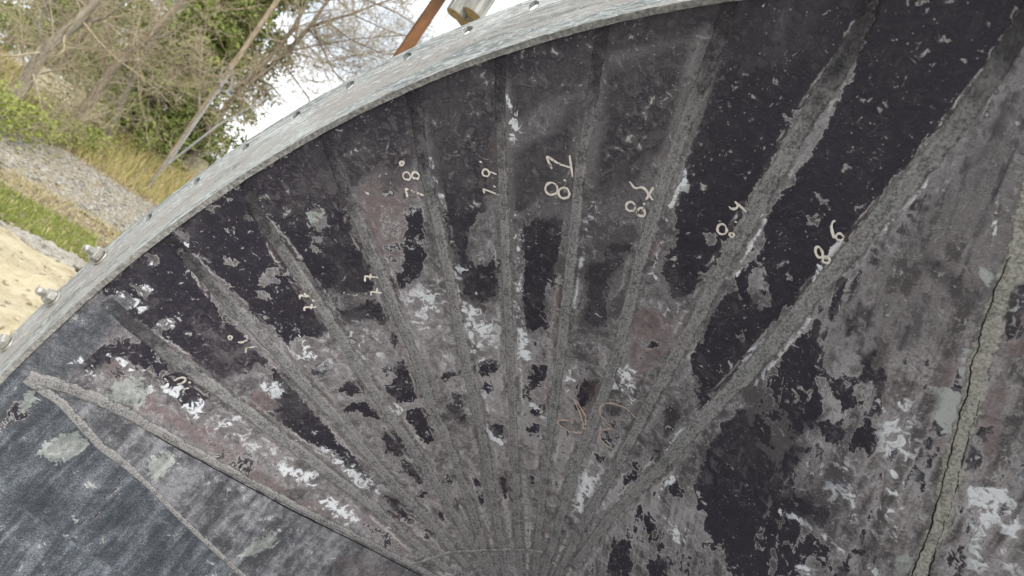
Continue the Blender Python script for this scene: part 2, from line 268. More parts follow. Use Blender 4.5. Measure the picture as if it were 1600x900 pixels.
# ---------------------------------------------------------------- stain and painted reflection layout on the sheet
DARK = [
 [(160,449),(269,357),(438,243),(600,155),(730,101),(838,65),(950,34),(1142,-3),(1400,-28),(1640,-24),(1640,30),(1400,28),(1150,42),(960,82),(845,112),(740,148),(615,203),(455,292),(290,402),(185,484)],
 [(205,530),(235,535),(262,560),(300,590),(335,620),(320,630),(300,640),(285,640),(270,612),(245,600),(236,590),(225,580),(205,570)],
 [(113,565),(150,545),(200,532),(208,556),(170,563),(150,580),(130,585)],
 [(165,465),(265,372),(300,420),(350,490),(390,530),(415,562),(405,568),(390,575),(370,585),(352,603),(335,590),(310,570),(280,545),(250,520),(215,500),(190,485)],
 [(425,577),(445,590),(460,610),(480,630),(505,660),(530,690),(560,720),(578,742),(560,740),(530,715),(505,695),(480,690),(470,680),(455,670),(440,660),(420,650),(412,645),(430,640),(438,630),(425,615),(450,605),(440,590)],
 [(600,773),(627,774),(636,792),(612,797)],[(603,799),(640,793),(652,812),(630,818),(612,810)],[(655,820),(675,822),(690,840),(668,838)],
 [(290,360),(380,296),(395,325),(430,380),(450,405),(463,430),(477,460),(493,487),(515,517),(500,525),(470,532),(450,537),(427,525),(436,508),(418,510),(400,507),(375,470),(340,430)],
 [(400,562),(412,557),(422,568),(406,574)],[(483,584),(500,566),(512,575),(507,584)],[(420,590),(434,575),(452,590),(460,612),(440,600)],
 [(520,612),(545,599),(561,591),(575,619),(560,614),(535,615)],
 [(533,640),(545,627),(570,619),(592,640),(597,655),(575,657),(555,642),(540,647)],
 [(571,636),(592,645),(600,660),(582,655)],[(593,674),(624,674),(638,712),(604,708)],[(630,722),(652,728),(662,756),(640,748)],[(644,774),(670,766),(664,784)],[(675,790),(695,800),(690,812)],
 [(400,285),(505,222),(522,262),(540,310),(560,372),(585,420),(582,458),(543,461),(517,450),(500,457),(513,470),(497,450),(483,432),(470,412),(448,385),(425,345)],
 [(525,490),(560,474),(583,464),(602,480),(609,497),(612,506),(597,505),(580,497),(555,501),(533,505)],
 [(618,572),(634,561),(647,590),(652,606),(635,613),(610,603),(618,590)],[(599,606),(650,607),(657,621),(620,632),(609,620)],[(631,640),(668,635),(677,660),(688,692),(660,692),(648,670),(638,655)],
 [(609,515),(621,519),(627,544),(616,545)],[(680,712),(697,714),(700,724),(684,724)],[(688,745),(708,740),(710,754),(691,758)],[(708,778),(722,776),(724,794),(710,792)],
 [(530,240),(640,170),(650,210),(655,240),(640,262),(600,262),(560,285),(548,300)],
 [(635,340),(662,328),(673,370),(660,378),(640,370)],[(637,386),(665,383),(670,405),(655,425),(640,446),(618,452),(607,438),(630,425)],
 [(668,597),(720,578),(722,583),(672,603)],[(691,635),(705,634),(722,643),(736,655),(730,666),(715,662),(700,648)],[(711,618),(726,615),(729,634),(714,637)],[(739,748),(754,747),(757,760),(743,760)],[(744,766),(760,768),(764,790),(748,786)],
 [(665,158),(780,108),(782,150),(776,300),(760,305),(748,340),(730,370),(735,400),(745,450),(755,472),(735,477),(720,450),(705,400),(694,360),(692,320),(682,290),(673,230)],
 [(720,425),(782,405),(780,457),(752,478),(720,466)],[(741,569),(782,565),(780,579),(755,587),(744,581)],[(744,602),(765,600),(768,612),(748,612)],[(761,665),(789,658),(792,679),(777,690),(764,677)],[(771,744),(794,740),(800,784),(784,772)],[(742,720),(760,728),(768,745),(752,740)],
 [(803,235),(860,208),(900,160),(906,185),(897,210),(896,235),(880,262),(862,290),(830,312),(822,332),(803,332)],
 [(795,110),(930,62),(925,110),(905,140),(850,160),(800,200)],
 [(815,342),(875,338),(882,390),(877,402),(867,429),(847,445),(855,483),(855,512),(833,525),(819,512),(815,465)],
 [(825,644),(854,631),(855,646),(837,654)],[(822,668),(848,660),(838,682),(828,680)],[(826,738),(839,740),(838,762),(828,760)],[(818,572),(857,566),(858,592),(834,600)],
 [(950,110),(1080,60),(1070,110),(1050,180),(1045,195),(1035,232),(1010,262),(985,288),(945,308),(930,302),(933,250),(940,215)],
 [(913,413),(985,396),(955,430),(942,460),(952,497),(933,512),(905,505),(920,467),(913,443)],[(930,382),(985,370),(990,392),(950,400)],
 [(940,590),(905,600),(898,640),(915,640),(935,620)],[(942,628),(970,640),(960,650),(942,645)],[(930,710),(950,715),(948,725),(932,722)],
 [(1138,35),(1345,-5),(1318,60),(1262,160),(1214,250),(1192,300),(1175,332),(1150,370),(1120,412),(1100,440),(1062,467),(1050,460),(1045,432),(1035,425),(1046,400),(1052,370),(1060,330),(1068,305),(1074,265),(1090,200),(1112,130)],
 [(1017,529),(1034,532),(1031,545),(1016,544)],
 [(1375,-5),(1610,-10),(1580,45),(1535,110),(1482,190),(1440,240),(1410,270),(1340,350),(1300,400),(1270,440),(1240,482),(1210,507),(1190,522),(1165,560),(1150,592),(1130,622),(1110,637),(1093,642),(1088,600),(1081,560),(1093,530),(1103,500),(1118,480),(1143,450),(1150,430),(1175,410),(1192,398),(1192,360),(1204,318),(1234,288),(1264,248),(1294,190),(1334,110)],
 [(1041,633),(1062,636),(1062,655),(1040,682)],[(1020,702),(1038,702),(1034,718),(1022,718)],[(982,715),(1003,733),(999,756),(978,755)],
 [(1200,590),(1220,557),(1250,527),(1270,523),(1283,557),(1290,587),(1267,600),(1280,627),(1283,657),(1307,670),(1345,665),(1350,650),(1363,655),(1365,702),(1350,707),(1320,702),(1300,690),(1280,672),(1247,667),(1240,682),(1215,692),(1233,712),(1240,732),(1220,745),(1233,770),(1283,773),(1299,800),(1292,824),(1247,810),(1253,827),(1255,867),(1235,892),(1213,915),(1155,915),(1125,860),(1100,817),(1088,767),(1095,733),(1093,707),(1140,667),(1180,629)],
 [(1097,702),(1150,652),(1200,600),(1253,540),(1278,600),(1290,650),(1262,705),(1200,770),(1120,800)],
 [(1428,405),(1452,398),(1480,412),(1503,440),(1510,457),(1523,449),(1530,463),(1521,485),(1503,489),(1488,474),(1481,453),(1463,430),(1440,415)],
 [(1341,572),(1350,555),(1366,540),(1371,526),(1388,526),(1391,550),(1384,567),(1385,600),(1374,648),(1363,648),(1369,602),(1345,591)],
 [(1295,594),(1317,600),(1345,630),(1338,642),(1321,634),(1305,613)],[(1345,845),(1361,852),(1358,875),(1345,872)],[(1363,862),(1373,866),(1370,880),(1362,878)],[(1296,738),(1304,742),(1303,757),(1297,756)],
 [(1258,832),(1271,828),(1269,862),(1259,860)],[(1275,849),(1299,848),(1302,885),(1278,888)],[(1318,494),(1336,498),(1339,519),(1323,517)],[(1310,888),(1325,885),(1325,905),(1312,905)],
 [(955,850),(975,845),(990,880),(985,905),(955,905)],[(1000,800),(1040,830),(1030,860),(1005,840)],[(1015,870),(1045,880),(1040,905),(1010,905)],[(1035,755),(1060,752),(1080,770),(1050,780)],
 [(0,650),(20,630),(45,633),(46,650),(25,661),(0,666)],
]
PUTTY = [[(158,622),(180,600),(205,590),(228,588),(232,605),(226,625),(210,643),(190,632)],[(58,712),(70,692),(85,680),(105,672),(128,675),(142,690),(132,706),(110,720),(85,726)],[(222,728),(236,712),(262,704),(276,708),(270,728),(250,748),(236,752)],[(375,868),(400,845),(425,830),(436,838),(425,855),(395,872)],
 [(1462,612),(1475,606),(1492,612),(1506,622),(1498,650),(1487,682),(1470,660),(1458,645)],[(1502,545),(1515,540),(1522,550),(1512,580),(1502,585)],[(1526,425),(1540,415),(1556,420),(1560,434),(1542,442)],[(1400,870),(1425,868),(1420,905),(1398,905)],
 [(505,330),(498,322),(482,334),(488,350)],[(30,645),(42,605),(60,612),(48,640)]]
LITE = [  # places where the scale has come off inside the dark fields
 [(478,338),(495,325),(515,340),(515,355),(500,365),(485,350)],[(483,365),(510,368),(505,385),(488,380)],[(488,384),(500,386),(496,394),(485,392)],
 [(244,508),(262,497),(275,497),(280,503),(262,515),(246,515)],[(233,405),(245,398),(250,405),(240,418),(236,415)],[(212,448),(235,445),(240,455),(228,470),(215,458)],[(313,520),(328,515),(333,525),(322,530)],
 [(268,358),(290,360),(305,378),(318,390),(306,385),(285,375)],[(312,372),(322,380),(315,386)],[(350,400),(372,412),(362,420),(348,412)],
 [(402,423),(424,432),(440,440),(425,448),(405,446)],[(400,455),(425,460),(428,468),(402,470)],[(412,424),(436,416),(436,424),(416,432)],
 [(352,590),(362,582),(390,578),(404,568),(418,580),(430,600),(436,618),(424,636),(436,646),(408,650),(380,630)],
 [(1100,365),(1118,368),(1122,380),(1105,382)],[(1165,425),(1195,410),(1200,450),(1175,460)],[(1185,465),(1205,460),(1203,478),(1187,480)],
 [(1280,600),(1300,610),(1325,640),(1328,655),(1310,672),(1285,660)],[(1205,670),(1212,660),(1216,680),(1210,690)],[(1240,690),(1262,670),(1300,690),(1330,705),(1320,720)],
 [(880,360),(905,340),(905,365),(885,400),(872,400)],[(1060,120),(1080,60),(1110,40),(1090,120),(1075,170)],[(745,330),(770,345),(780,370),(770,400),(745,380)],
 [(950,350),(1000,330),(990,370),(955,372)],[(920,340),(950,330),(945,360),(922,365)],
]
HAZE = [[(395,310),(520,235),(650,165),(790,95),(1000,45),(1135,20),(1112,150),(1062,260),(1030,320),(960,360),(880,340),(790,330),(690,300),(560,290),(470,330)],
        [(1450,300),(1600,100),(1600,420),(1500,520),(1400,560),(1300,560),(1290,500),(1380,420)],
        [(300,500),(390,540),(400,560),(360,590),(320,565)]]
BROWN = [[(230,615),(265,638),(300,655),(340,675),(380,700),(400,722),(430,748),(460,772),(500,792),(560,815),(520,815),(470,792),(430,772),(380,742),(330,707),(290,682),(250,657),(213,640)],
 [(168,565),(190,558),(207,575),(212,585),(190,592),(170,587)],[(505,755),(520,765),(550,790),(590,820),(645,868),(620,862),(580,832),(552,803),(525,782),(508,775)],
 [(550,300),(600,260),(640,270),(650,310),(630,340),(635,370),(640,395),(610,405),(590,395),(578,360)],[(815,570),(860,565),(860,640),(835,640),(815,590)],[(895,590),(950,600),(935,645),(895,655)],
 [(985,480),(1055,490),(1045,550),(1000,590),(980,560)],[(1560,480),(1610,500),(1600,560),(1570,560)],[(1548,600),(1575,610),(1560,690),(1540,720),(1530,660)],[(1480,560),(1500,560),(1480,620),(1460,640)],[(395,610),(425,620),(430,635),(405,650),(390,635)],[(500,610),(520,620),(522,640),(505,635)],
 [(1410,620),(1425,625),(1422,655),(1412,650)],[(120,840),(150,838),(168,855),(160,872),(130,868)],[(520,870),(580,860),(640,890),(620,910),(520,910)],[(1050,330),(1040,370),(1020,410),(1015,400),(1035,340)],[(1460,680),(1475,685),(1472,710),(1455,700)],[(620,425),(640,420),(640,440)],[(885,360),(880,450),(870,540),(862,530),(872,420)]]
WHITE = [[(436,728),(468,722),(500,742),(498,768),(476,760),(450,748)],[(498,780),(520,775),(546,793),(558,812),(540,818),(515,802)],[(285,635),(318,625),(325,650),(308,662),(295,648)],[(250,600),(283,600),(280,625),(260,620)],
 [(700,402),(715,398),(728,425),(725,442),(713,447)],[(713,465),(735,472),(752,486),(730,498),(716,480)],[(725,507),(768,503),(752,521),(729,527)],[(730,540),(750,536),(754,562),(734,560)],
 [(804,333),(813,360),(815,400),(808,402)],[(806,400),(814,400),(819,450),(806,462)],[(805,472),(816,480),(819,520),(830,562),(811,582),(806,530)],[(797,165),(815,185),(818,200),(802,225),(797,205)],
 [(916,318),(932,308),(934,335),(923,368),(914,362)],[(880,602),(893,572),(899,585),(888,610)],[(952,575),(965,568),(1002,588),(1008,605),(986,628),(973,612),(946,618)],
 [(1390,737),(1405,730),(1411,760),(1405,792),(1395,788),(1389,760)],[(1375,800),(1395,795),(1411,850),(1400,856),(1385,832)],[(1512,752),(1545,745),(1568,770),(1562,802),(1540,817),(1520,792)],[(1556,822),(1592,815),(1592,842),(1560,842)],
 [(1245,885),(1252,878),(1266,895),(1258,900)],[(895,730),(920,745),(935,765),(905,800),(893,790)],[(235,408),(246,400),(249,408),(238,415)],[(210,448),(232,446),(238,452),(222,458)],[(182,452),(196,456),(226,480),(216,486),(200,472)],
 [(246,508),(262,500),(272,505),(250,516)],[(106,562),(125,560),(150,580),(140,592),(125,575)],[(1040,810),(1075,830),(1070,850),(1045,835)],[(410,600),(440,600),(447,612),(425,622)],
 [(540,735),(560,728),(575,748),(590,770),(570,768)],[(600,640),(625,628),(640,640),(615,655)],[(330,320),(345,326),(334,333)],[(465,520),(490,535),(500,560),(470,570)],[(1190,10),(1196,4),(1200,10)],[(505,700),(518,708),(540,722),(530,728)]]
PALE = [[(930,740),(1080,720),(1100,910),(860,910)],[(1300,470),(1600,250),(1640,900),(1310,920),(1330,720)],[(430,540),(700,420),(790,490),(900,560),(1000,470),(1060,540),(900,860),(640,840)],[(240,640),(440,690),(560,790),(420,760)]]
DLINE = [(2, [(190,743),(165,785),(143,817)]),(2, [(1565,560),(1580,557),(1600,560)]),(1.6, [(1440,760),(1448,775),(1442,785)])]
WEAK = [[(630,440),(690,430),(700,500),(710,580),(650,570),(625,470)],[(505,520),(560,500),(600,530),(610,570),(560,570)],[(290,650),(360,650),(460,720),(440,730),(340,690)],[(450,525),(510,525),(540,590),(480,570)],[(720,500),(780,490),(790,560),(735,560)],[(700,590),(770,600),(780,660),(740,660)],[(880,740),(960,700),(970,790),(900,820)],[(1230,690),(1330,720),(1400,790),(1330,830),(1280,770)],[(1360,600),(1430,590),(1440,700),(1400,860),(1370,760)],[(1510,740),(1600,740),(1600,900),(1500,900)],[(1000,460),(1080,480),(1060,520)],[(240,700),(330,740),(400,790),(330,760)],[(400,800),(470,830),(420,850)]]
WLINE = [(5, [(1110,630),(1082,662),(1050,690),(1040,715),(1022,745)]),(4, [(1195,530),(1168,556),(1150,592)]),(5, [(1312,385),(1285,408),(1270,438)]),(4, [(1262,503),(1230,535),(1180,600)]),(4, [(1052,748),(1035,765),(1028,778)]),
 (4, [(1072,268),(1068,290),(1056,298),(1047,322)]),(3, [(1045,330),(1035,370),(1018,425),(1025,438)]),(4, [(672,245),(682,290),(694,322)]),(4, [(1182,298),(1164,332)]),(3, [(1194,345),(1178,372),(1150,432)]),(5, [(714,447),(718,470),(735,478)]),
 (3, [(1450,215),(1425,242)]),(4, [(1450,285),(1405,330),(1385,355)]),(3, [(1568,85),(1535,118),(1510,145)]),(3, [(545,305),(555,300),(578,302)]),(4, [(173,557),(190,562),(205,576)]),(4, [(228,580),(236,592),(232,612)]),
 (3, [(268,355),(280,375),(292,383)]),(4, [(1220,800),(1250,812),(1275,828),(1300,845)]),(3, [(1300,850),(1340,880),(1370,895)]),(3, [(985,700),(970,730)]),(3, [(910,400),(903,440),(893,490)]),(3, [(830,632),(855,648),(838,655)]),(4, [(760,668),(768,685),(785,692)]),
 (3, [(740,462),(745,455)]),(3, [(786,120),(790,150),(800,175)]),(3, [(1190,330),(1180,345)]),(3,[(1560,300),(1555,350),(1548,390)]),(3,[(357,662),(385,645)]),(3,[(540,460),(580,460)])]

BEND = [
 ([(0, 25), (.55, 23), (1, 14)], [(165,470),(205,505),(235,530),(272,560),(340,609),(415,665),(500,729),(589,796),(661,859),(700,890)]),
 ([(0, 26), (.55, 24), (1, 14)], [(240,345),(268,378),(295,405),(355.6,472),(427,543),(450,571),(525.5,654),(601,741),(692,839),(730,885)]),
 ([(0, 25), (.55, 23), (1, 14)], [(368,258),(385,295),(405,335),(444.5,397),(494,468),(560,572),(608.6,650.6),(661.5,722),(729.5,835.7),(760,885)]),
 ([(0, 25), (.55, 23), (1, 14)], [(500,180),(513,225),(528,270),(541.6,305),(571,371),(607.6,459),(655,572.6),(672.8,628),(707,707),(756,854.6),(775,905)]),
 ([(0, 26), (.55, 24), (1, 14)], [(640,110),(648,158),(655,210),(662.6,261),(684.6,352.6),(706.6,455),(728.6,572.6),(752,669.5),(782,843),(792,905)]),
 ([(0, 23), (.55, 21), (1, 13)], [(781,50),(782,100),(783.6,250),(791,415),(798,565),(805,730),(810.7,858),(813,905)]),
 ([(0, 26), (.55, 24), (1, 14)], [(948,5),(940,55),(925,150),(908,250),(893.5,396.6),(875,565),(854,711),(843,820.6),(835,905)]),
 ([(0, 29), (.55, 27), (1, 16)], [(1155,-40),(1140,5),(1110,100),(1082,163),(1040,280),(1002.7,396.6),(964,559),(930,650),(900,729.5),(869,832),(848,905)]),
 ([(0, 34), (.45, 34), (.75, 22), (1, 15)], [(1390,-50),(1365,5),(1330,75),(1287,144.7),(1222,252),(1147,382.6),(1081,510.7),(1007,644),(975,708),(905,830),(870,905)]),
 ([(0, 34), (.3, 36), (.6, 32), (1, 17)], [(1640,-40),(1600,30),(1545,125),(1492.6,200.7),(1418,290),(1348,368.6),(1289.5,441),(1199,548),(1103,649.5),(1028,735),(953,809.5),(900,880)]),
]
def sdf(pts, poly):                           # signed distance, positive inside
    q = np.array(poly, float); p2 = np.roll(q, -1, 0)
    best = np.full(len(pts), 1e9); ins = np.zeros(len(pts), bool)
    for a, b in zip(q, p2):
        e = b - a; wv = pts - a; t = np.clip((wv @ e) / (e @ e + 1e-9), 0, 1)
        best = np.minimum(best, np.hypot(wv[:, 0] - t * e[0], wv[:, 1] - t * e[1]))
        cnd = (a[1] > pts[:, 1]) != (b[1] > pts[:, 1])
        with np.errstate(divide='ignore', invalid='ignore'):
            xx = a[0] + (pts[:, 1] - a[1]) * e[0] / (e[1] if abs(e[1]) > 1e-9 else 1e-9)
        ins ^= cnd & (pts[:, 0] < xx)
    return np.where(ins, best, -best)
def field(pts, polys, wd):
    out = np.full(len(pts), -1.0)
    for p in polys:
        q = np.array(p, float); lo, hi = q.min(0) - wd - 2, q.max(0) + wd + 2
        k = np.where((pts[:, 0] > lo[0]) & (pts[:, 0] < hi[0]) & (pts[:, 1] > lo[1]) & (pts[:, 1] < hi[1]))[0]
        if len(k): out[k] = np.maximum(out[k], np.clip(sdf(pts[k], p) / wd, -1, 2.6))
    return out
def linefield(pts, lines):
    out = np.zeros(len(pts))
    for wd, p in lines:
        q = np.array(p, float); lo, hi = q.min(0) - 3 * wd, q.max(0) + 3 * wd
        k = np.where((pts[:, 0] > lo[0]) & (pts[:, 0] < hi[0]) & (pts[:, 1] > lo[1]) & (pts[:, 1] < hi[1]))[0]
        if not len(k): continue
        best = np.full(len(k), 1e9)
        for a, b in zip(q[:-1], q[1:]):
            e = b - a; wv = pts[k] - a; t = np.clip((wv @ e) / (e @ e), 0, 1)
            best = np.minimum(best, np.hypot(wv[:, 0] - t * e[0], wv[:, 1] - t * e[1]))
        out[k] = np.maximum(out[k], np.clip(1.4 - best / wd, 0, 1))
    return out
def edgefield(pts):                           # distance from the edge of the nearest bend strip, pixels
    out = np.full(len(pts), 60.0)
    for wd, p in BEND:
        q = np.array(p, float); L = np.r_[0, np.cumsum(np.hypot(*np.diff(q, axis=0).T))] / np.hypot(*np.diff(q, axis=0).T).sum()
        for k in range(len(q) - 1):
            e = q[k + 1] - q[k]; wv = pts - q[k]; t = np.clip((wv @ e) / (e @ e), 0, 1)
            hw = np.interp(L[k] + t * (L[k + 1] - L[k]), [z[0] for z in wd], [z[1] for z in wd]) * .43
            out = np.minimum(out, np.hypot(wv[:, 0] - t * e[0], wv[:, 1] - t * e[1]) - hw + 26 * np.clip(1 - (L[k] + t * (L[k + 1] - L[k])) / .2, 0, 1))
    return out
LEFT_M = [(-400, 120), (50, 592), (93, 627), (127, 663), (193, 723), (283, 810), (377, 897), (900, 1400), (-400, 1400)]
LEFT_0 = [(-400, 120), (60, 588), (113, 605), (207, 650), (300, 703), (400, 757), (531, 825), (661, 891), (1000, 1100), (-400, 1400)]
RIMZONE = [(-40,640),(100,500),(190,455),(215,470),(170,520),(130,570),(90,600),(-20,680)]
def stain(o, P, real=True):
    n = len(P)
    if not real:
        attr(o, 'scale', rng.normal(-0.9, .05, n)); attr(o, 'soft', np.full(n, .2)); attr(o, 'white', np.zeros(n)); attr(o, 'brown', np.full(n, .1)); attr(o, 'blue', np.zeros(n)); attr(o, 'edge', np.full(n, 60.0)); attr(o, 'putty', np.zeros(n)); attr(o, 'pale', np.zeros(n)); return
    px, ok = sheet_px(P); px = np.where(ok[:, None], px, -5000.0)
    F = field(px, DARK, 8.0); F = np.where(F < -.9, -0.78, F)
    L = field(px, LITE, 6.5); F = np.minimum(F, np.where(L > -1, -L, 1.0))
    S = np.clip(field(px, HAZE, 40.0) * .5 + .5, 0, 1); F = F * (1 - .45 * S) + .10 * S
    B = np.clip(field(px, BROWN, 10.0) * .5 + .5, 0, 1)
    Wt = np.maximum(np.clip(field(px, WHITE, 8.0) * .42 + .46, 0, .9), linefield(px, WLINE))
    Wt[field(px, WHITE, 8.0) <= -1] = linefield(px, WLINE)[field(px, WHITE, 8.0) <= -1]
    Wt = np.maximum(Wt, .34 * np.clip(field(px, WEAK, 22.0) * .5 + .5, 0, 1))
    U = np.maximum(np.clip(field(px, [LEFT_M], 6.0) * .5 + .5, 0, 1), .55 * np.clip(field(px, [LEFT_0], 6.0) * .5 + .5, 0, 1))  # mask for the painted blue sky reflection
    U = np.maximum(U, .8 * np.clip(field(px, [RIMZONE], 14.0) * .5 + .5, 0, 1))
    F = np.where(U > .4, np.minimum(F, np.where(field(px, DARK[-1:], 11.0) > -.9, 1.0, -2.2)), F)
    attr(o, 'pale', np.clip(field(px, PALE, 60.0) * .5 + .5, 0, 1)); ED = edgefield(px); attr(o, 'edge', ED); attr(o, 'putty', np.clip(field(px, PUTTY, 8.0) * .5 + .5, 0, 1)); F = F - .8 * np.exp(-np.clip(ED, 0, 60) / 5.0) * (1 - .6 * S); F = np.maximum(F, np.where(linefield(px, DLINE) > 0, linefield(px, DLINE) * 2.0 - 1.3, -9))
    attr(o, 'scale', F); attr(o, 'soft', S); attr(o, 'white', Wt); attr(o, 'brown', B); attr(o, 'blue', U)

# ---------------------------------------------------------------- shell panels
bv, bf = [], []
def panel(A0, A1, B1, B0, nu, nv, real=True, arc=None, name='shell_panel', stk=.25, swap=False):
    # A0-A1 on the ring, B0-B1 at the corner end
    s = np.linspace(0, 1, nv)[:, None, None]; t = np.linspace(0, 1, nu)[None, :, None]
    top = A0 * (1 - t) + A1 * t
    if arc is not None:
        an = np.radians(np.linspace(arc[0], arc[1], nu)); cc = np.c_[RS * np.cos(an), RS * np.sin(an), np.full(nu, TH)][None]
        top = .35 * cc + .65 * top
    P = (top * (1 - s) + (B0 * (1 - t) + B1 * t) * s).reshape(-1, 3)
    f = [(j * nu + i, j * nu + i + 1, (j + 1) * nu + i + 1, (j + 1) * nu + i) for j in range(nv - 1) for i in range(nu - 1)]
    o = part(name, P, f, M_SHEET); stain(o, P, real)
    wl, dl = np.linalg.norm(A1 - A0), np.linalg.norm((A0 + A1 - B0 - B1) / 2); tt, ss = np.tile(np.linspace(0, 1, nu), nv), np.repeat(np.linspace(0, 1, nv), nu)
    wq = wl * (1 - ss) + np.linalg.norm(B1 - B0) * ss; aa, dd_ = (tt - .5) * wq + A0[0], ss * dl
    if swap: aa, dd_ = dd_, aa
    attr(o, 'across', aa); attr(o, 'down', dd_); attr(o, 'streak', np.full(nu * nv, stk))
    k = len(bv); ii = [0, nu - 1, len(P) - 1, len(P) - nu]
    bv.extend(P.tolist()); bf.extend([tuple(k + q for q in ff) for ff in f])
    return o
C_UL, C_UR, C_LL, C_LR = corner(1, 1), corner(-1, 1), corner(1, -1), corner(-1, -1)
def fan(angs, Cn, nu, nv, real, **kw):
    for a, b in zip(angs[:-1], angs[1:]):
        panel(ringpt(a), ringpt(b), Cn, Cn, nu, nv, real, (a, b), **kw)
fan(FAN, C_UL, 26, 190, True)
panel(ringpt(FAN[-1]), ringpt(-120 - FAN[-1]), C_UR, C_UL, 170, 190, True, (FAN[-1], -120 - FAN[-1]), stk=1.0)
panel(ringpt(-300 - FAN[0]), ringpt(FAN[0]), C_UL, C_LL, 90, 190, True, (-300 - FAN[0], FAN[0]), stk=.7, swap=True)
FLL = [-300 - a for a in FAN][::-1]; fan(FLL, C_LL, 14, 110, True, stk=.9, swap=True)
FUR = [-120 - a for a in FAN][::-1]; fan(FUR, C_UR, 5, 20, False)
FLR = [a + 180 for a in FAN]; fan(FLR, C_LR, 4, 12, False)
panel(ringpt(FUR[-1]), ringpt(FLR[0]), C_LR, C_UR, 6, 14, False)
panel(ringpt(FLR[-1]), ringpt(FLL[0] + 360), C_LL, C_LR, 6, 14, False)
bvh = BVHTree.FromPolygons(bv, bf)
# outside skin of the plate, a centimetre behind the inside faces
ov = []; AN = FLL + FAN + FUR + FLR
CN = [C_LL] * 11 + [C_UL] * 11 + [C_UR] * 11 + [C_LR] * 11
for a, c in zip(AN, CN): ov.append(ringpt(a, RS + .012, TH)); ov.append(c * np.array([1.03, 1.03, 1]) + np.array([0, 0, .004]))
n = len(AN); part('outer_plate', ov, [(2 * i, 2 * i + 1, (2 * i + 3) % (2 * n), (2 * i + 2) % (2 * n)) for i in range(n)], M_OUT)

# ---------------------------------------------------------------- flange ring with drilled holes
NH = 69
def flange():
    v, f = [], []; st = 2 * math.pi / NH; hr = .0100
    bd = []
    for k in range(4): bd.append((-.5 + k * .25, 0))
    for k in range(4): bd.append((.5, k * .25))
    for k in range(4): bd.append((.5 - k * .25, 1))
    for k in range(4): bd.append((-.5, 1 - k * .25))
    rad = []
    for k in range(NH):
        a0 = Rad(PH0) + k * st; base = len(v)
        for z in (0.0, TH):
            for (u, r) in bd:
                a = a0 + u * st; rr = RI + (RO - RI) * r
                v.append((rr * math.cos(a), rr * math.sin(a), z))
        for z in (0.0, TH):
            for i in range(16):
                t = math.atan2((bd[i][1] * (RO - RI) + RI) - RM, bd[i][0] * st * RM)
                rr = RM + hr * math.sin(t); a = a0 + hr * math.cos(t) / RM
                v.append((rr * math.cos(a), rr * math.sin(a), z))
        for i in range(16):
            j = (i + 1) % 16
            f.append((base + i, base + 32 + i, base + 32 + j, base + j))
            f.append((base + 16 + i, base + 16 + j, base + 48 + j, base + 48 + i))
            f.append((base + 32 + i, base + 48 + i, base + 48 + j, base + 32 + j))
            if i in (0, 1, 2, 3, 8, 9, 10, 11): f.append((base + i, base + j, base + 16 + j, base + 16 + i))
    o = part('flange_ring', v, f, M_FLANGE); me = o.data
    b = bmesh.new(); b.from_mesh(me); bmesh.ops.remove_doubles(b, verts=b.verts, dist=1e-5); bmesh.ops.recalc_face_normals(b, faces=b.faces); b.to_mesh(me); b.free()
    uvl = me.uv_layers.new(name='UVMap'); co = np.empty(len(me.vertices) * 3); me.vertices.foreach_get('co', co); co = co.reshape(-1, 3)
    for p in me.polygons:
        c = p.center; am = math.atan2(c.y, c.x)
        for li in p.loop_indices:
            x = co[me.loops[li].vertex_index]; a = math.atan2(x[1], x[0]); a = am + (a - am + math.pi) % (2 * math.pi) - math.pi
            uvl.data[li].uv = (a * RM, math.hypot(x[0], x[1]) + x[2])
    return o
fl = flange()
# rough torch-cut inner edge and the fillet of weld behind it
def ringband(name, r0, z0, r1, z1, m, jit, nseg=900, rows=4):
    v, f = [], []; jj = rng.normal(0, 1, (rows, nseg)); ker = np.ones(5) / 5
    for j in range(rows): jj[j] = np.convolve(np.r_[jj[j][-2:], jj[j], jj[j][:2]], ker, 'valid')
    for j in range(rows):
        t = j / (rows - 1)
        for i in range(nseg):
            a = 2 * math.pi * i / nseg; r = r0 + (r1 - r0) * t + jit * jj[j, i]; z = z0 + (z1 - z0) * t + jit * .6 * jj[j, (i * 7) % nseg]
            v.append((r * math.cos(a), r * math.sin(a), z))
    for j in range(rows - 1):
        for i in range(nseg): k = (i + 1) % nseg; f.append((j * nseg + i, j * nseg + k, (j + 1) * nseg + k, (j + 1) * nseg + i))
    return part(name, v, f, m, smooth=True)
ringband('inner_edge', RI - .0005, -.0008, RI - .002, TH + .002, M_EDGE, .0008)

# ---------------------------------------------------------------- strips, seams and marks laid on the sheet
def hit(p):
    d = RR.T @ np.array([(p[0] - 800) / FPX, (p[1] - 450) / FPX, 1.0]); d /= np.linalg.norm(d)
    h = bvh.ray_cast(Vector(CR), Vector(d), 20)
    if h[0] is None: return None
    nn = np.array(h[1]); nn = -nn if nn @ d > 0 else nn
    return np.array(h[0]), nn
def resample(pl, step):
    q = np.array(pl, float); L = np.r_[0, np.cumsum(np.hypot(*np.diff(q, axis=0).T))]
    m = max(3, int(L[-1] / step) + 1); s = np.linspace(0, L[-1], m)
    # smooth the path a little
    x = np.interp(s, L, q[:, 0]); y = np.interp(s, L, q[:, 1])
    if len(q) > 3 and m > 12:
        k = np.ones(7) / 7; x[3:-3] = np.convolve(x, k, 'valid'); y[3:-3] = np.convolve(y, k, 'valid')
    return np.c_[x, y], s / L[-1]
def smooth_noise(n, k):
    z = rng.normal(0, 1, n + 2 * k); return np.convolve(z, np.hanning(2 * k + 1) / np.hanning(2 * k + 1).sum(), 'valid')[:n] * math.sqrt(k)
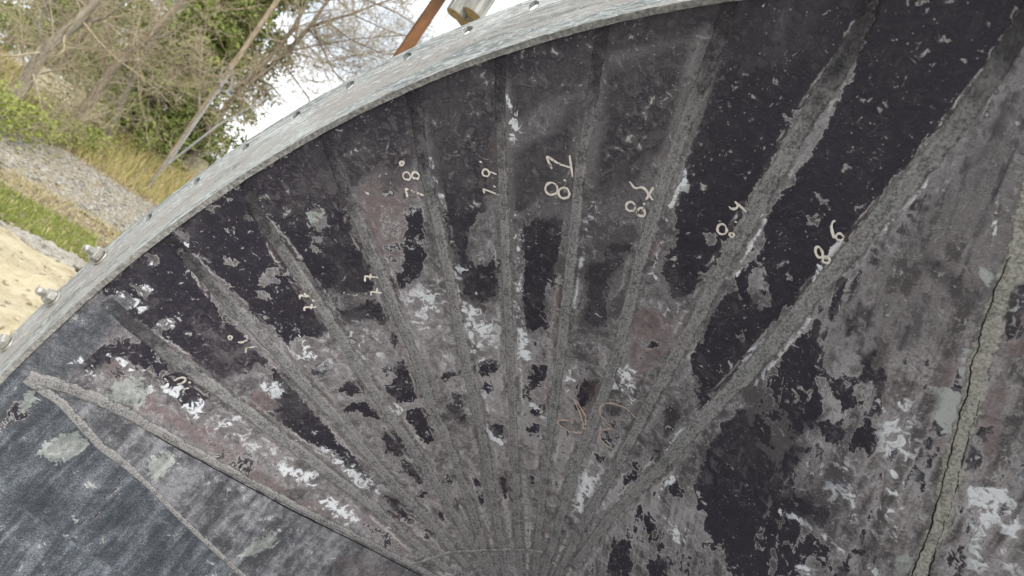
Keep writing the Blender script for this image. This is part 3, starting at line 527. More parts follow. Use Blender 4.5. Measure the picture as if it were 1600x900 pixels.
def strip(name, pl, width, mat, height, step=3.0, wob=0.0, jit=1.0, lift=.0008, parent=None, cols=7, taper=None, rough=.10):
    c, t = resample(pl, step); n = len(c)
    if wob: tn = np.gradient(c, axis=0); tn /= np.linalg.norm(tn, axis=1)[:, None] + 1e-9; c = c + np.c_[-tn[:, 1], tn[:, 0]] * (wob * (smooth_noise(n, 2) * .6 + smooth_noise(n, 8)))[:, None]
    H = [hit(p) for p in c]
    keep = [i for i in range(n) if H[i] is not None]; c, t, H = c[keep], t[keep], [H[i] for i in keep]; n = len(c)
    P = np.array([h[0] for h in H]); N = np.array([h[1] for h in H])
    k = np.ones(9) / 9
    if n > 12: N = np.array([np.convolve(np.pad(N[:, i], 4, 'edge'), k, 'valid') for i in range(3)]).T; N /= np.linalg.norm(N, axis=1)[:, None]
    T = np.gradient(P, axis=0); T /= np.linalg.norm(T, axis=1)[:, None] + 1e-9; X = np.cross(T, N)
    dist = np.linalg.norm(P - CR, axis=1)
    wm = np.array([np.interp(u, [q[0] for q in width], [q[1] for q in width]) for u in t]) if isinstance(width, list) else np.full(n, float(width))
    wm = wm / FPX * dist * .5 * (.93 if name == 'bend_strip' else 1.0)
    e1 = 1 + .06 * jit * smooth_noise(n, 3) + .07 * jit * smooth_noise(n, 12); e2 = 1 + .06 * jit * smooth_noise(n, 3) + .07 * jit * smooth_noise(n, 12)
    v, al, cx = [], [], []
    for i in range(n):
        for j in range(cols):
            u = -1 + 2 * j / (cols - 1); wv = wm[i] * (e1[i] if u < 0 else e2[i])
            prof = (1 - abs(u) ** 4); hh = lift * .4 * (1 if 0 < j < cols - 1 else -3) + height * prof * (1 + rough * rng.normal())
            v.append(P[i] + X[i] * wv * u + N[i] * hh); al.append(t[i]); cx.append(u)
    f = [(i * cols + j, i * cols + j + 1, (i + 1) * cols + j + 1, (i + 1) * cols + j) for i in range(n - 1) for j in range(cols - 1)]
    o = part(name, v, f, mat, parent, True); attr(o, 'along', al); attr(o, 'cross', cx); return o

for wd, pl in BEND: strip('bend_strip', pl, wd, M_STRIP, .0013, jit=1.0)
# lap joint at the edge of the flat side, with the shadow below it laid on as a dark strip
LAP = [(45,588),(113,607),(167,630),(207,650),(247,673),(300,703),(350,730),(400,757),(473,796),(531,825),(589,854),(661,891),(700,912)]
s0 = strip('lap_weld', LAP, [(0, 20), (.3, 18), (.5, 12), (1, 10)], M_SEAM2, .0028, jit=.5)
strip('lap_shadow', [(x - 4, y + 8) for x, y in LAP[4:]], [(0, 1.5), (.4, 3), (1, 1.5)], M_CRACK_SHADOW, .0005, jit=3.5)
SEAM_L = [(40,592),(93,627),(127,663),(160,700),(193,723),(233,760),(283,810),(333,857),(377,897),(400,920)]
strip('weld_seam', SEAM_L, [(0, 14), (.4, 13), (.5, 8), (1, 8)], M_SEAM2, .002, jit=.5)
SEAM_R = [(1680,20),(1640,190),(1604,330),(1583,400),(1562,440),(1548,480),(1535,535),(1522,572),(1512,620),(1495,680),(1478,750),(1458,817),(1434,883),(1424,915)]
sr = strip('weld_seam', [(x + 9, y) for x, y in SEAM_R], [(0, 36), (.45, 34), (.7, 27), (1, 24)], M_SEAM, .0016, jit=2.2, rough=.2, wob=.6)
strip('seam_crack', [(x - 2.5, y) for x, y in SEAM_R[3:]], [(0, 1.5), (.4, 2.6), (1, 2)], M_CRACK_SHADOW, .0024, jit=4.0, wob=1.5)
strip('seam_crack', [(x + 20, y + 3) for x, y in SEAM_R[8:]], 1.6, M_CRACK_SHADOW, .0016, jit=4, wob=1.3)

strip('arc_weld', [(640,880),(700,863),(760,857),(812,857),(850,862)], 5, M_SEAM2, .0035, jit=2.5, wob=.6)
def circ(cx, cy, rx, ry=None, rot=0):
    ry = ry or rx; return [(cx + rx * math.cos(t) * math.cos(rot) - ry * math.sin(t) * math.sin(rot), cy + rx * math.cos(t) * math.sin(rot) + ry * math.sin(t) * math.cos(rot)) for t in np.linspace(.4, 6.9, 16)]
def dot(x, y): return [(x - 2, y - 1), (x, y), (x + 2, y + 1)]
MARKS = [
 ('faded chalk digits lowest on the left', 4.0, [[(276.7,600),(290,596.7),(292.3,589.3),(283.3,588.3),(271.7,594)], dot(296.7,597), [(291.7,616),(284,611.7),(286.7,607.3),(308.3,602.7)], [(257,590),(263,596)]]),
 ('chalk number 7.6 degrees', 4.0, [circ(360,527,3), [(372,534),(381.7,535),(389.3,528.3),(386.7,524),(381.7,525)], [(384,550.7),(385,543),(401.7,540.7)]]),
 ('chalk number 7.7 on the third bend strip', 4.2, [[(468,466.7),(469,460.7),(483.3,462.3)], [(476,457),(479,464)], dot(490,469), [(476,485),(476,479.3),(495,479)], [(488,474),(486,482)]]),
 ('chalk number 7.7 on the fourth bend strip', 4.2, [[(570.7,439.3),(570.7,430.7),(591.7,432.7)], [(580,427),(578.3,436)], dot(589.3,443.3), [(580,461),(580,455),(597.3,456.7)], [(590,449),(588.3,458)]]),
 ('chalk number 78 degrees', 4.3, [circ(627.3,254,4.2), circ(635.7,274,6.8,7.4), circ(649.3,273.3,6.4,6.6), [(637.3,307.5),(634.3,294),(663.3,305)]]),
 ('chalk number 7.9 degrees', 4.0, [dot(751.7,252.3), circ(759.3,269,6.2,7), [(765,267),(777,271.7)], dot(773.3,290.7), [(757.5,301),(756,294.5),(781,304)]]),
 ('large chalk number 8.1', 5.0, [[(863.3,263.3),(853.3,241.7),(873,255),(894,261.7)], [(890.7,241.7),(893,258),(895.5,276)], dot(883.3,281), circ(862.3,294,10.5,10.5), circ(881.7,300.7,9.3,9.6)]),
 ('chalk number 8.2', 5.2, [[(984,283),(990,289),(993,296),(1000,291),(1006,291),(1011,296),(1014,303),(1021,312)], [(1021.7,291.7),(1013.3,307),(1010,311)], dot(1007.3,317.7), circ(986,321.7,8,8.5), circ(1002.3,330.7,7,7.5)]),
 ('chalk number 8.4', 4.6, [[(1140,321.7),(1145.7,328.3),(1156.7,321.7),(1149.3,314)], [(1153,317),(1167.3,330.7)], dot(1150.7,346), circ(1129,357.3,8,9.5), circ(1143.3,365.7,4.6)]),
 ('chalk number 8.6', 4.8, [[(1306.7,344),(1300,346.7),(1301,361.7),(1305,371.7)], circ(1312.7,369.3,6.8), dot(1300,386.7), circ(1280.7,393.3,5.5,11,-.3), circ(1291.7,405,6.5)]),
]
def stroke_mesh(strokes, wpx, lift):
    v, f = [], []
    for s in strokes:
        c, t = resample(s, 2.2); wv = wpx * (1 + .16 * smooth_noise(len(c), 2)); base = len(v); H = [hit(p) for p in c]
        P = np.array([h[0] for h in H]); N = np.array([h[1] for h in H]); T = np.gradient(P, axis=0); T /= np.linalg.norm(T, axis=1)[:, None] + 1e-9; X = np.cross(T, N)
        D = np.linalg.norm(P - CR, axis=1)
        for i in range(len(c)):
            ww = wv[i] * .5 / FPX * D[i] * (.55 if i in (0, len(c) - 1) else 1)
            for u, hh in ((-1, .98), (-.4, 1), (.4, 1), (1, .98)): v.append(P[i] + X[i] * ww * u + N[i] * lift * hh)
        for i in range(len(c) - 1):
            for j in range(3): k = base + i * 4 + j; f.append((k, k + 1, k + 5, k + 4))
    return v, f
for lab, wd, ss in MARKS:
    v, f = stroke_mesh(ss, wd * .72, .0022); o = part('chalk_number', v, f, M_CHALK3 if ss[0][0][0] < 400 else M_CHALK); o['label'] = lab
v, f = stroke_mesh([[(896.7,621.7),(908.3,646.7),(913.3,668.3),(910,676),(890,673.3),(870,660),(871.7,655),(886.7,655),(896.7,659.3)], [(900,623),(916.7,650),(914.7,672)]], 3.0, .0022)
part('chalk_arrow', v, f, M_CHALK2)['label'] = 'brown hand drawn chalk arrow'
v, f = stroke_mesh([[(995,653),(980,636.7),(956.7,628.3),(940,630),(937.3,646.7),(956.7,666.7)], [(958,668),(938,671.7),(937.3,681.7),(946.7,695),(963,702)]], 2.5, .0022)
part('chalk_loop', v, f, M_CHALK2)['label'] = 'brown double chalk loop beside the arrow'

# ---------------------------------------------------------------- bolts in the flange
def lathe(prof, n=16, hexa=False):
    v, f = [], []
    for r, z in prof:
        for i in range(n): a = 2 * math.pi * i / n; v.append((r * math.cos(a), r * math.sin(a), z))
    for j in range(len(prof) - 1):
        for i in range(n): k = (i + 1) % n; f.append((j * n + i, j * n + k, (j + 1) * n + k, (j + 1) * n + i))
    f.append(tuple(range(n))[::-1]); f.append(tuple((len(prof) - 1) * n + i for i in range(n))); return v, f
for k, (rot, ln) in enumerate(((.2, .035), (.5, .033), (.9, .034))):
    a = PH0 + k * 360 / NH; c = ringpt(a, RM - .001, 0)
    prof = [(.0075, .03)] + [(.0082 if i % 2 else .0064, -.012 - i * .0015) for i in range(int((ln - .014) / .0015))] + [(.0055, -ln)]
    v, f = lathe(prof, 14); b = part('bolt', [np.array(p) + c for p in v], f, M_BOLT, smooth=False)
    h = .0165; hexv, hf = lathe([(.0125, -.0035), (.0145, -.005), (.0145, -h + .0015), (.0125, -h)], 6)
    cr_, sr_ = math.cos(rot), math.sin(rot)
    part('nut', [np.array((p[0] * cr_ - p[1] * sr_, p[0] * sr_ + p[1] * cr_, p[2])) + c for p in hexv], hf, M_BOLT, b)
    v, f = lathe([(.0165, .0), (.0172, -.001), (.0168, -.0034), (.011, -.0036)], 22); part('washer', [np.array(p) + c for p in v], f, M_BOLT, b)
    v, f = lathe([(.0135, TH), (.0145, TH + .002), (.0145, TH + .011), (.012, TH + .0125)], 6); part('bolt_head', [np.array(p) + c for p in v], f, M_BOLT, b)

# ---------------------------------------------------------------- ground
def grid_sheet(name, q0, q1, p0, p1, nq, np_, m, zoff=0.0, rough=0.0, hfun=None, skirt=0):
    PD = np.array([0.866, 0.5]); v = []
    for i in range(nq):
        q = q0 + (q1 - q0) * i / (nq - 1)
        for j in range(np_):
            p = p0 + (p1 - p0) * j / (np_ - 1); x, y = QD * q + PD * p
            z = float(terr(x, y)) + zoff + rough * rng.normal()
            if hfun: z += hfun(q, p)
            v.append((x, y, z))
    f = [(i * np_ + j, i * np_ + j + 1, (i + 1) * np_ + j + 1, (i + 1) * np_ + j) for i in range(nq - 1) for j in range(np_ - 1)]
    return tag(mesh_obj(name, v, f, m, None, True), kind='structure')
def ground_mat():
    g = G('leaf_litter_and_grass'); v = g.obj(); n = g.noise(v, .55, 6, .6); n2 = g.noise(v, 7, 8, .75); n3 = g.noise(v, 1.4, 5, .6, 1)
    litter = g.ramp(n2, (.3, (.095, .075, .05)), (.5, (.215, .175, .115)), (.7, (.38, .33, .23)))
    grass = g.ramp(n2, (.3, (.07, .085, .02)), (.6, (.17, .20, .05)), (.75, (.30, .31, .12)))
    return g.fin(g.mix(g.mr(g.ma('ADD', n, g.ma('MULTIPLY', g.ma('SUBTRACT', n3, .5), .6)), .53, .64), litter, grass), .95, n2, .05, .8, .1)
def gravel_mat():
    g = G('pale_gravel'); v = g.obj(); c = g.vor(v, 16, 'Color'); d = g.vor(v, 16); n = g.noise(v, 3, 5)
    c2 = g.ramp(c, (.15, (.16, .15, .13)), (.5, (.32, .31, .275)), (.85, (.46, .45, .42)))
    c2 = g.mix(g.mr(d, .35, .6, 0, .7), c2, (.10, .095, .08)); c2 = g.mix(g.mr(n, .40, .58, .15, .8), c2, (.27, .225, .145))
    return g.fin(c2, .95, g.ma('SUBTRACT', 1.0, d), .05, 1, .1)
def sand_mat():
    g = G('yellow_sand'); v = g.obj(); n = g.noise(v, 5, 8, .7); n2 = g.noise(v, 45, 5, .7)
    c = g.ramp(n, (.3, (.25, .205, .13)), (.5, (.41, .355, .235)), (.72, (.52, .465, .335)))
    return g.fin(g.mix(g.mr(n2, .5, .75, 0, .45), c, (.24, .19, .11)), .95, g.ma('ADD', n, g.ma('MULTIPLY', n2, .4)), .04, .9, .1)
M_GROUND = ground_mat(); M_GRAVEL = gravel_mat(); M_SAND = sand_mat(); M_BOUNCE = simple('pale_bounce_ground', (.30, .29, .27), (.52, .51, .49), 14, .95, .02)
grid_sheet('ground', -40, 90, -90, 90, 150, 180, M_GROUND)
v = [(-2000, -2000, -.06), (2000, -2000, -.06), (2000, 2000, -.06), (-2000, 2000, -.06)]
tag(mesh_obj('far_ground', v, [(0, 1, 2, 3)], M_GROUND), kind='structure')
grid_sheet('gravel_bed', 16.2, 21.6, -9, 14, 70, 260, M_GRAVEL, .05, .02, lambda q, p: .16 * math.sin(math.pi * (q - 16.2) / 5.4) - .05 * (abs(q - 18.9) > 2.5))
def mound(q, p):
    a = (q - 6.6) / 3.3; b = (p + .8) / 3.4; r = a * a + b * b
    return max(-.05, .55 * (1 - r)) * (1 + .08 * math.sin(5 * q + 2 * p) + .05 * math.sin(11 * p))
grid_sheet('bounce_ground', -14, 3.4, -14, 14, 60, 90, M_BOUNCE, .012, .006)  # unseen pale ground, added to bounce neutral light into the duct
grid_sheet('sand_heap', 3.0, 10.2, -4.6, 3.0, 90, 100, M_SAND, .004, .006, mound)

# loose stones on the gravel bed
def stones(name, n, q0, q1, p0, p1, s0, s1, m, zo):
    ico = bmesh.new(); bmesh.ops.create_icosphere(ico, subdivisions=1, radius=1); iv = np.array([x.co[:] for x in ico.verts]); ifc = [[x.index for x in q.verts] for q in ico.faces]; ico.free()
    V, Fc = [], []
    for i in range(n):
        q, p = rng.uniform(q0, q1), rng.uniform(p0, p1); x, y = QD * q + np.array([.866, .5]) * p
        s = rng.uniform(s0, s1); k = len(V); z = float(terr(x, y)) + zo(q, p)
        P = iv * (1 + .22 * rng.normal(size=(12, 1))) * s * np.array([1, rng.uniform(.7, 1.1), rng.uniform(.5, .8)])
        V.extend((P + np.array([x, y, z + s * .2])).tolist()); Fc.extend([[k + j for j in q2] for q2 in ifc])
    return mesh_obj(name, V, Fc, m)
def stone_mat():
    g = G('pale_stone'); v = g.obj(); n = g.noise(v, 2.5, 5, .7); n2 = g.noise(v, 30, 4)
    return g.fin(g.mix(.35, g.ramp(n, (.3, (.13, .115, .09)), (.7, (.34, .325, .285))), g.ramp(n2, (.3, (.14, .12, .09)), (.7, (.40, .385, .34)))), .9, n2, .01, .6, .2)
M_STONE = stone_mat()
o = stones('gravel_stones', 5200, 16.4, 21.4, -6, 9, .02, .06, M_STONE, lambda q, p: .05 + .16 * math.sin(math.pi * (q - 16.2) / 5.4))
tag(o, 'loose pale stones covering the gravel bed', 'gravel', kind='stuff')
o = stones('pebble_pile', 420, 9.7, 10.7, -1.2, 1.0, .02, .075, M_STONE, lambda q, p: .03 + .10 * max(0, 1 - ((q - 10.2) / .5) ** 2 - (p / 1.1) ** 2))
tag(o, 'small heap of grey pebbles at the foot of the sand heap', 'gravel', kind='stuff')

# grass blades and dead leaves
def blades(name, n, fq, fp, h0, h1, cols, label, lean=.5, wd=.012):
    V, Fc = [], []; PD = np.array([.866, .5])
    for i in range(n):
        q, p = fq(), fp(); x, y = QD * q + PD * p; z = float(terr(x, y)); h = rng.uniform(h0, h1); a = rng.uniform(0, 6.28); l = rng.uniform(0, lean) * h; b = rng.uniform(0, 6.28)
        dx, dy = math.cos(a) * wd, math.sin(a) * wd; k = len(V)
        V += [(x - dx, y - dy, z - .01), (x + dx, y + dy, z - .01), (x + dx * .7 + math.cos(b) * l * .4, y + dy * .7 + math.sin(b) * l * .4, z + h * .6), (x - dx * .7 + math.cos(b) * l * .4, y - dy * .7 + math.sin(b) * l * .4, z + h * .6), (x + math.cos(b) * l, y + math.sin(b) * l, z + h)]
        Fc += [(k, k + 1, k + 2, k + 3), (k + 3, k + 2, k + 4)]
    g = G(name); n1 = g.noise(g.obj(), 1.1, 4); n2 = g.noise(g.obj(), 25, 3)
    c = g.mix(.5, g.ramp(n1, (.35, cols[0]), (.65, cols[1])), g.ramp(n2, (.35, cols[0]), (.65, cols[2])))
    return tag(mesh_obj(name, V, Fc, g.fin(c, .9, spec=.1)), label, 'grass', kind='stuff')
U_ = lambda a, b: (lambda: rng.uniform(a, b))
blades('dry_grass', 15000, U_(21.5, 34), U_(-10, 12), .12, .5, ((.26, .20, .085), (.44, .36, .17), (.50, .42, .24)), 'tall dry straw coloured grass on the bank behind the gravel', .8, .014)
blades('straw_grass', 5000, U_(10.4, 17.5), U_(-7, 5), .03, .16, ((.20, .17, .07), (.36, .31, .15), (.44, .39, .22)), 'short straw coloured grass between sand heap and gravel', .9, .012)
blades('gravel_weeds', 2600, U_(15.8, 22.5), U_(-7, 8), .03, .16, ((.18, .17, .06), (.34, .30, .14), (.40, .36, .20)), 'sparse straw and weeds growing through the gravel bed', .9, .012)
blades('green_grass', 8000, U_(11.2, 14.2), U_(-5, .4), .03, .14, ((.10, .14, .025), (.20, .25, .06), (.30, .28, .10)), 'short green grass between sand heap and gravel', .7, .010)
blades('bank_grass', 9000, U_(22, 30), U_(-9, 2), .10, .34, ((.19, .19, .045), (.33, .32, .10), (.42, .38, .18)), 'fresh green grass below the leafless trees', .8, .014)
def leaves(n):
    V, Fc = [], []; PD = np.array([.866, .5])
    for i in range(n):
        q, p = (rng.uniform(10.2, 18.0) if i % 3 else rng.uniform(20.5, 26)), rng.uniform(-6, 4); x, y = QD * q + PD * p; z = float(terr(x, y)) + .02; s = rng.uniform(.015, .045); k = len(V); a = rng.uniform(0, 6.28); t = rng.normal(0, .35, 4) * s
        for j in range(4): V.append((x + s * math.cos(a + j * 1.571), y + s * math.sin(a + j * 1.571) * .7, z + t[j] + .01))
        Fc.append((k, k + 1, k + 2, k + 3))
    return tag(mesh_obj('fallen_leaves', V, Fc, simple('dead_leaf', (.15, .12, .08), (.36, .30, .21), 9, .9, .003)), 'brown fallen leaves beside the gravel bed', 'leaves', kind='stuff')
leaves(9000)
o = stones('sand_grit', 900, 4.0, 9.9, -3.8, 2.2, .008, .03, simple('clay_clod', (.22, .18, .12), (.42, .37, .27), 20, .95, .005), lambda q, p: mound(q, p) + .01)
tag(o, 'small clods and grit scattered over the sand heap', 'grit', kind='stuff')

# ---------------------------------------------------------------- trees
class Tubes:
    def __init__(s): s.v, s.f = [], []
    def tube(s, pts, rad, n):
        pts = [Vector(p) for p in pts]; base = len(s.v); up = Vector((.31, .2, .93))
        for i, p in enumerate(pts):
            t = (pts[min(i + 1, len(pts) - 1)] - pts[max(i - 1, 0)]).normalized(); a = t.cross(up)
            if a.length < 1e-3: a = t.cross(Vector((1, 0, 0)))
            a.normalize(); b = t.cross(a)
            for k in range(n):
                q = 2 * math.pi * k / n; s.v.append(p + (a * math.cos(q) + b * math.sin(q)) * rad[i])
        for i in range(len(pts) - 1):
            for k in range(n): s.f.append((base + i * n + k, base + i * n + (k + 1) % n, base + (i + 1) * n + (k + 1) % n, base + (i + 1) * n + k))
    def build(s, name, m, parent, org): return mesh_obj(name, [p - org for p in s.v], s.f, m, parent, True)
R = random.random
MINR = .0025
def rv(): return Vector((R() - .5, R() - .5, R() - .5)).normalized()
def twig(tb, p, d, L, r, lev, maxlev, kids, droop=.0, gnarl=.35):
    n = 5 if lev < maxlev else 4; pts, rads = [p], [r]; q = p.copy(); dd = d.copy(); frames = []
    for i in range(n):
        dd = (dd + rv() * gnarl * .6 + Vector((0, 0, .06 - droop))).normalized(); q = q + dd * L / n; pts.append(q); rads.append(max(MINR, r * (1 - (i + 1) / (n + .6)))); frames.append((q, dd.copy(), rads[-1]))
    tb.tube(pts, rads, 3 if lev > 1 else 5)
    if lev < maxlev:
        for k in range(kids[lev] if lev < len(kids) else 3):
            q, dd, rr = frames[min(n - 1, int(R() * n))]; a = rv(); s = (dd * (.55 + R() * .5) + a * .75).normalized()
            twig(tb, q, s, L * (.38 + R() * .35), max(MINR, rr * .65), lev + 1, maxlev, kids, droop, gnarl)
def bark(name, a, b): return simple(name, a, b, 14, .92, .03, 8, (1, 1, .25), .1)
M_BARK = bark('grey_brown_bark', (.10, .082, .06), (.26, .22, .165)); M_BARK2 = bark('pale_grey_bark', (.12, .105, .08), (.29, .26, .205)); M_TWIG = bark('twig_bark', (.20, .165, .11), (.44, .375, .265))
def limb_path(pts, dist, jitter=.15):
    out = []
    for k, (x, y) in enumerate(pts): p = at(x, y, dist + (R() - .5) * jitter * dist * .1); out.append(p)
    return out
def bare_tree(label, dist, trunk, r0, limbs, dens=10, mat=M_BARK, group='leafless trees on the bank', lv=3, tipr=.45, L=2.2):
    global MINR
    MINR = dist * .00024
    tp = limb_path(trunk, dist); b = Vector((tp[0].x, tp[0].y, float(terr(tp[0].x, tp[0].y)) - .1))
    if tp[0].z > b.z + .2: tp = [b] + tp
    root = empty('bare_tree', b); t1, t2 = Tubes(), Tubes(); n = len(tp)
    rads = [r0 * (1 - (1 - tipr) * i / (n - 1)) for i in range(n)]; rads[0] *= 1.25
    t1.tube(tp, rads, 9)
    for lp, lr in limbs:
        pp = limb_path(lp, dist); m = len(pp); t1.tube(pp, [lr * (1 - .65 * i / (m - 1)) for i in range(m)], 6)
        for i in range(m - 1):
            for k in range(dens // 2):
                q = pp[i].lerp(pp[i + 1], R()); d = (pp[i + 1] - pp[i]).normalized(); twig(t2, q, (d * .5 + rv()).normalized(), L * (.5 + R() * .7), lr * .28, 0, lv - 1, (5, 4, 3), .03)
    for i in range(1, n - 1):
        for k in range(dens):
            q = tp[i].lerp(tp[i + 1], R()); twig(t2, q, ((tp[i + 1] - tp[i]).normalized() * .35 + rv()).normalized(), L * (.6 + R() * .9), rads[i] * .22, 0, lv, (4, 3, 2), .02)
    t1.build('trunk', mat, root, b); t2.build('crown', M_TWIG, root, b)
    return tag(root, label, 'tree', group)
bare_tree('forked leafless tree standing against the white sky', 30, [(322,210),(352,170),(383,130)], .17,
          [([(378,132),(427,83),(457,47),(482,0),(505,-45)], .13), ([(386,128),(403,122),(450,80),(483,43),(513,0),(540,-40)], .14), ([(483,43),(510,33),(550,22),(587,7),(640,-10)], .075), ([(513,0),(560,-6),(620,20),(660,45)], .045), ([(490,45),(520,110),(560,150)], .04), ([(440,95),(480,150),(500,190)], .04), ([(510,33),(545,60),(600,85),(650,80)], .04), ([(550,22),(600,45),(650,62)], .03), ([(500,100),(560,85),(620,78),(680,50)], .03), ([(470,62),(500,90),(520,140),(545,165)], .03), ([(450,80),(500,70),(560,60),(640,55)], .04), ([(450,80),(480,88),(515,100),(560,118)], .035), ([(403,122),(425,135),(445,158),(470,185)], .04), ([(482,43),(495,62),(535,75),(590,95)], .035)], 9, L=2.6)
bare_tree('thickest grey leafless trunk nearest the left edge', 22, [(-6,196),(40,128),(68,78),(120,36),(150,0),(190,-50)], .19, [([(68,78),(60,40),(75,0)], .06), ([(100,50),(70,45),(25,10)], .04), ([(120,36),(165,28),(210,-10)], .05)], 5, M_BARK2)
bare_tree('leafless grey trunk leaning in front of the evergreen', 24, [(112,205),(132,168),(176,108),(222,66),(290,-4),(330,-50)], .18, [([(176,108),(240,85),(340,60)], .04), ([(222,66),(260,55),(330,10)], .05), ([(160,125),(165,80),(190,20)], .04)], 4, M_BARK)
bare_tree('slim pale leafless tree right of the leaning grey trunk', 26, [(178,190),(205,128),(214,100),(235,70),(262,20)], .11, [([(214,100),(240,70),(300,50)], .03)], 4, M_BARK2)
bare_tree('slim leafless tree in the left background with reddish twigs', 27, [(58,160),(92,105),(140,40),(180,-10)], .10, [([(92,105),(85,60),(110,10)], .03)], 5, M_BARK)
bare_tree('thin upright leafless sapling before the green conifer', 23, [(312,178),(311,140),(314,100),(316,60)], .045, [], 5, M_BARK2, L=1.0)

# leafless brush along the foot of the bank
def shrub(label, px, py, dist, n, L, mat=M_TWIG, lean=None):
    global MINR
    MINR = dist * .00013; b = foot(px, py, dist); t = Tubes(); root = empty('leafless_shrub', b)
    for i in range(n):
        d = Vector((R() - .5, R() - .5, .55 + R() * .6)).normalized(); twig(t, b + Vector(((R() - .5) * .5, (R() - .5) * .5, -.05)), d, L * (.6 + R() * .7), .012 + R() * .012, 0, 3, (6, 4, 3), .05, .5)
    t.build('stems', mat, root, b); return tag(root, label, 'shrub', 'leafless brush along the bank')
SH = [((-25,150),20,2.6),((25,150),19,2.4),((70,150),21,2.4),((105,170),22,2.6),((150,190),34,2.6),((190,200),35,2.4),((300,240),34,2.6),((330,235),33,2.6),((360,220),33,3.0),((385,205),34,3.0),((120,120),31,3.6),((40,80),32,4.0),((180,120),34,4.2)]
for i, ((x, y), d, L) in enumerate(SH): shrub('tangled leafless brush in the undergrowth between trees and barriers', x, y, d, 4, L * .65)

def leafmat(name, a, b, c):
    g = G(name); n = g.noise(g.obj(), .8, 4); n2 = g.noise(g.obj(), 12, 3); return g.fin(g.mix(.5, g.ramp(n, (.35, a), (.65, b)), g.ramp(n2, (.35, a), (.7, c))), .8, spec=.15)
M_GREEN = leafmat('conifer_foliage', (.10, .125, .035), (.23, .27, .075), (.33, .37, .13)); M_YOUNG = leafmat('young_leaf', (.13, .17, .03), (.24, .29, .06), (.36, .36, .12))
def conifer(label, px, py, dist, H, Rb, n, mat, seed):
    b = foot(px, py, dist); root = empty('conifer_tree', b); rg = np.random.default_rng(seed); tb = Tubes(); tb.tube([Vector((0, 0, -.1)), Vector((0, 0, H * .5)), Vector((0, 0, H))], [.22, .13, .02], 8)
    tk = mesh_obj('trunk', tb.v, tb.f, M_BARK, root, True); V, Fc = [], []
    nb = 150
    for i in range(nb):                       # boughs, each a drooping spray of leaf clumps
        z = H * (.08 + .9 * rg.random() ** 1.15); L = Rb * (1 - z / H) ** .75 * rg.uniform(.65, 1.12) + .25; a = rg.uniform(0, 6.283); dr = rg.uniform(-.05, .35)
        for k in range(n // nb):
            u = rg.random() ** .6; r = L * u; w = L * .24 * (1.1 - u * .6); x = r * math.cos(a) + rg.normal() * w * .6; y = r * math.sin(a) + rg.normal() * w * .6; zz = z - dr * r + rg.normal() * .16
            s = rg.uniform(.07, .17); e = rg.normal(size=3); e /= np.linalg.norm(e); g2 = np.cross(e, rg.normal(size=3)); g2 /= np.linalg.norm(g2); c = np.array([x, y, zz]); k0 = len(V)
            V += [c - e * s, c + g2 * s * .35, c + e * s, c - g2 * s * .35]; Fc.append((k0, k0 + 1, k0 + 2, k0 + 3))
    mesh_obj('crown', V, Fc, mat, root); return tag(root, label, 'tree', 'conifers behind the bank')
conifer('tall dense green conifer behind the leafless trunks', 205, 140, 36, 15, 3.6, 21000, M_GREEN, 3)
conifer('green conifer whose right side meets the white sky', 292, 190, 32.5, 13, 3.3, 21000, M_GREEN, 4)
conifer('dark conifer at the upper left behind the thick trunk', 60, 100, 42, 14, 3.6, 18000, M_GREEN, 5)
conifer('broad conifer far back on the left', 20, 60, 48, 15, 4.2, 16000, M_GREEN, 8)
conifer('conifer far back between the leafless trunks', 130, 110, 48, 15, 4.2, 16000, M_GREEN, 9)
conifer('conifer far back above the timber stack', 100, 60, 52, 17, 4.5, 16000, M_GREEN, 10)
conifer('nearest conifer, right of the leaning grey trunk', 232, 165, 29, 9, 2.2, 13000, M_GREEN, 12)
conifer('conifer just left of the utility pole', 285, 150, 30, 11, 2.2, 12000, M_GREEN, 13)
conifer('small conifer low behind the flange beside the sky', 425, 250, 40, 5.2, 1.7, 7000, M_GREEN, 6)
def sapling(px, py, dist, n, s, label):
    b = foot(px, py, dist); root = empty('leafy_shrub', b); V, Fc = [], []; tb = Tubes()
    for i in range(6): twig(tb, Vector((0, 0, -.03)), Vector((R() - .5, R() - .5, .8)).normalized(), s * 1.1, .012, 0, 1, (4,), 0)
    mesh_obj('stems', tb.v, tb.f, M_TWIG, root)
    for i in range(n):
        c = np.array([rng.normal() * s * .35, rng.normal() * s * .35, s * (.15 + .9 * rng.random())]); e = rng.normal(size=3); e /= np.linalg.norm(e); g2 = np.cross(e, rng.normal(size=3)); g2 /= np.linalg.norm(g2); q = rng.uniform(.025, .055); k0 = len(V)
        V += [c - e * q, c + g2 * q * .6, c + e * q, c - g2 * q * .6]; Fc.append((k0, k0 + 1, k0 + 2, k0 + 3))
    mesh_obj('foliage', V, Fc, M_YOUNG, root); return tag(root, label, 'shrub', 'budding green shrubs')
for i, (x, y, d, n, s) in enumerate(((0,175,19,900,1.1),(25,190,20,800,.9),(5,120,18,500,1.5),(95,205,22,600,.8),(140,215,23,600,.7),(225,215,27,500,.8),(165,165,25,500,1.2),(60,215,21,500,.6),(105,150,24,500,1.3))):
    sapling(x, y, d, n, s, 'low shrub with fresh yellow green leaves on the bank')

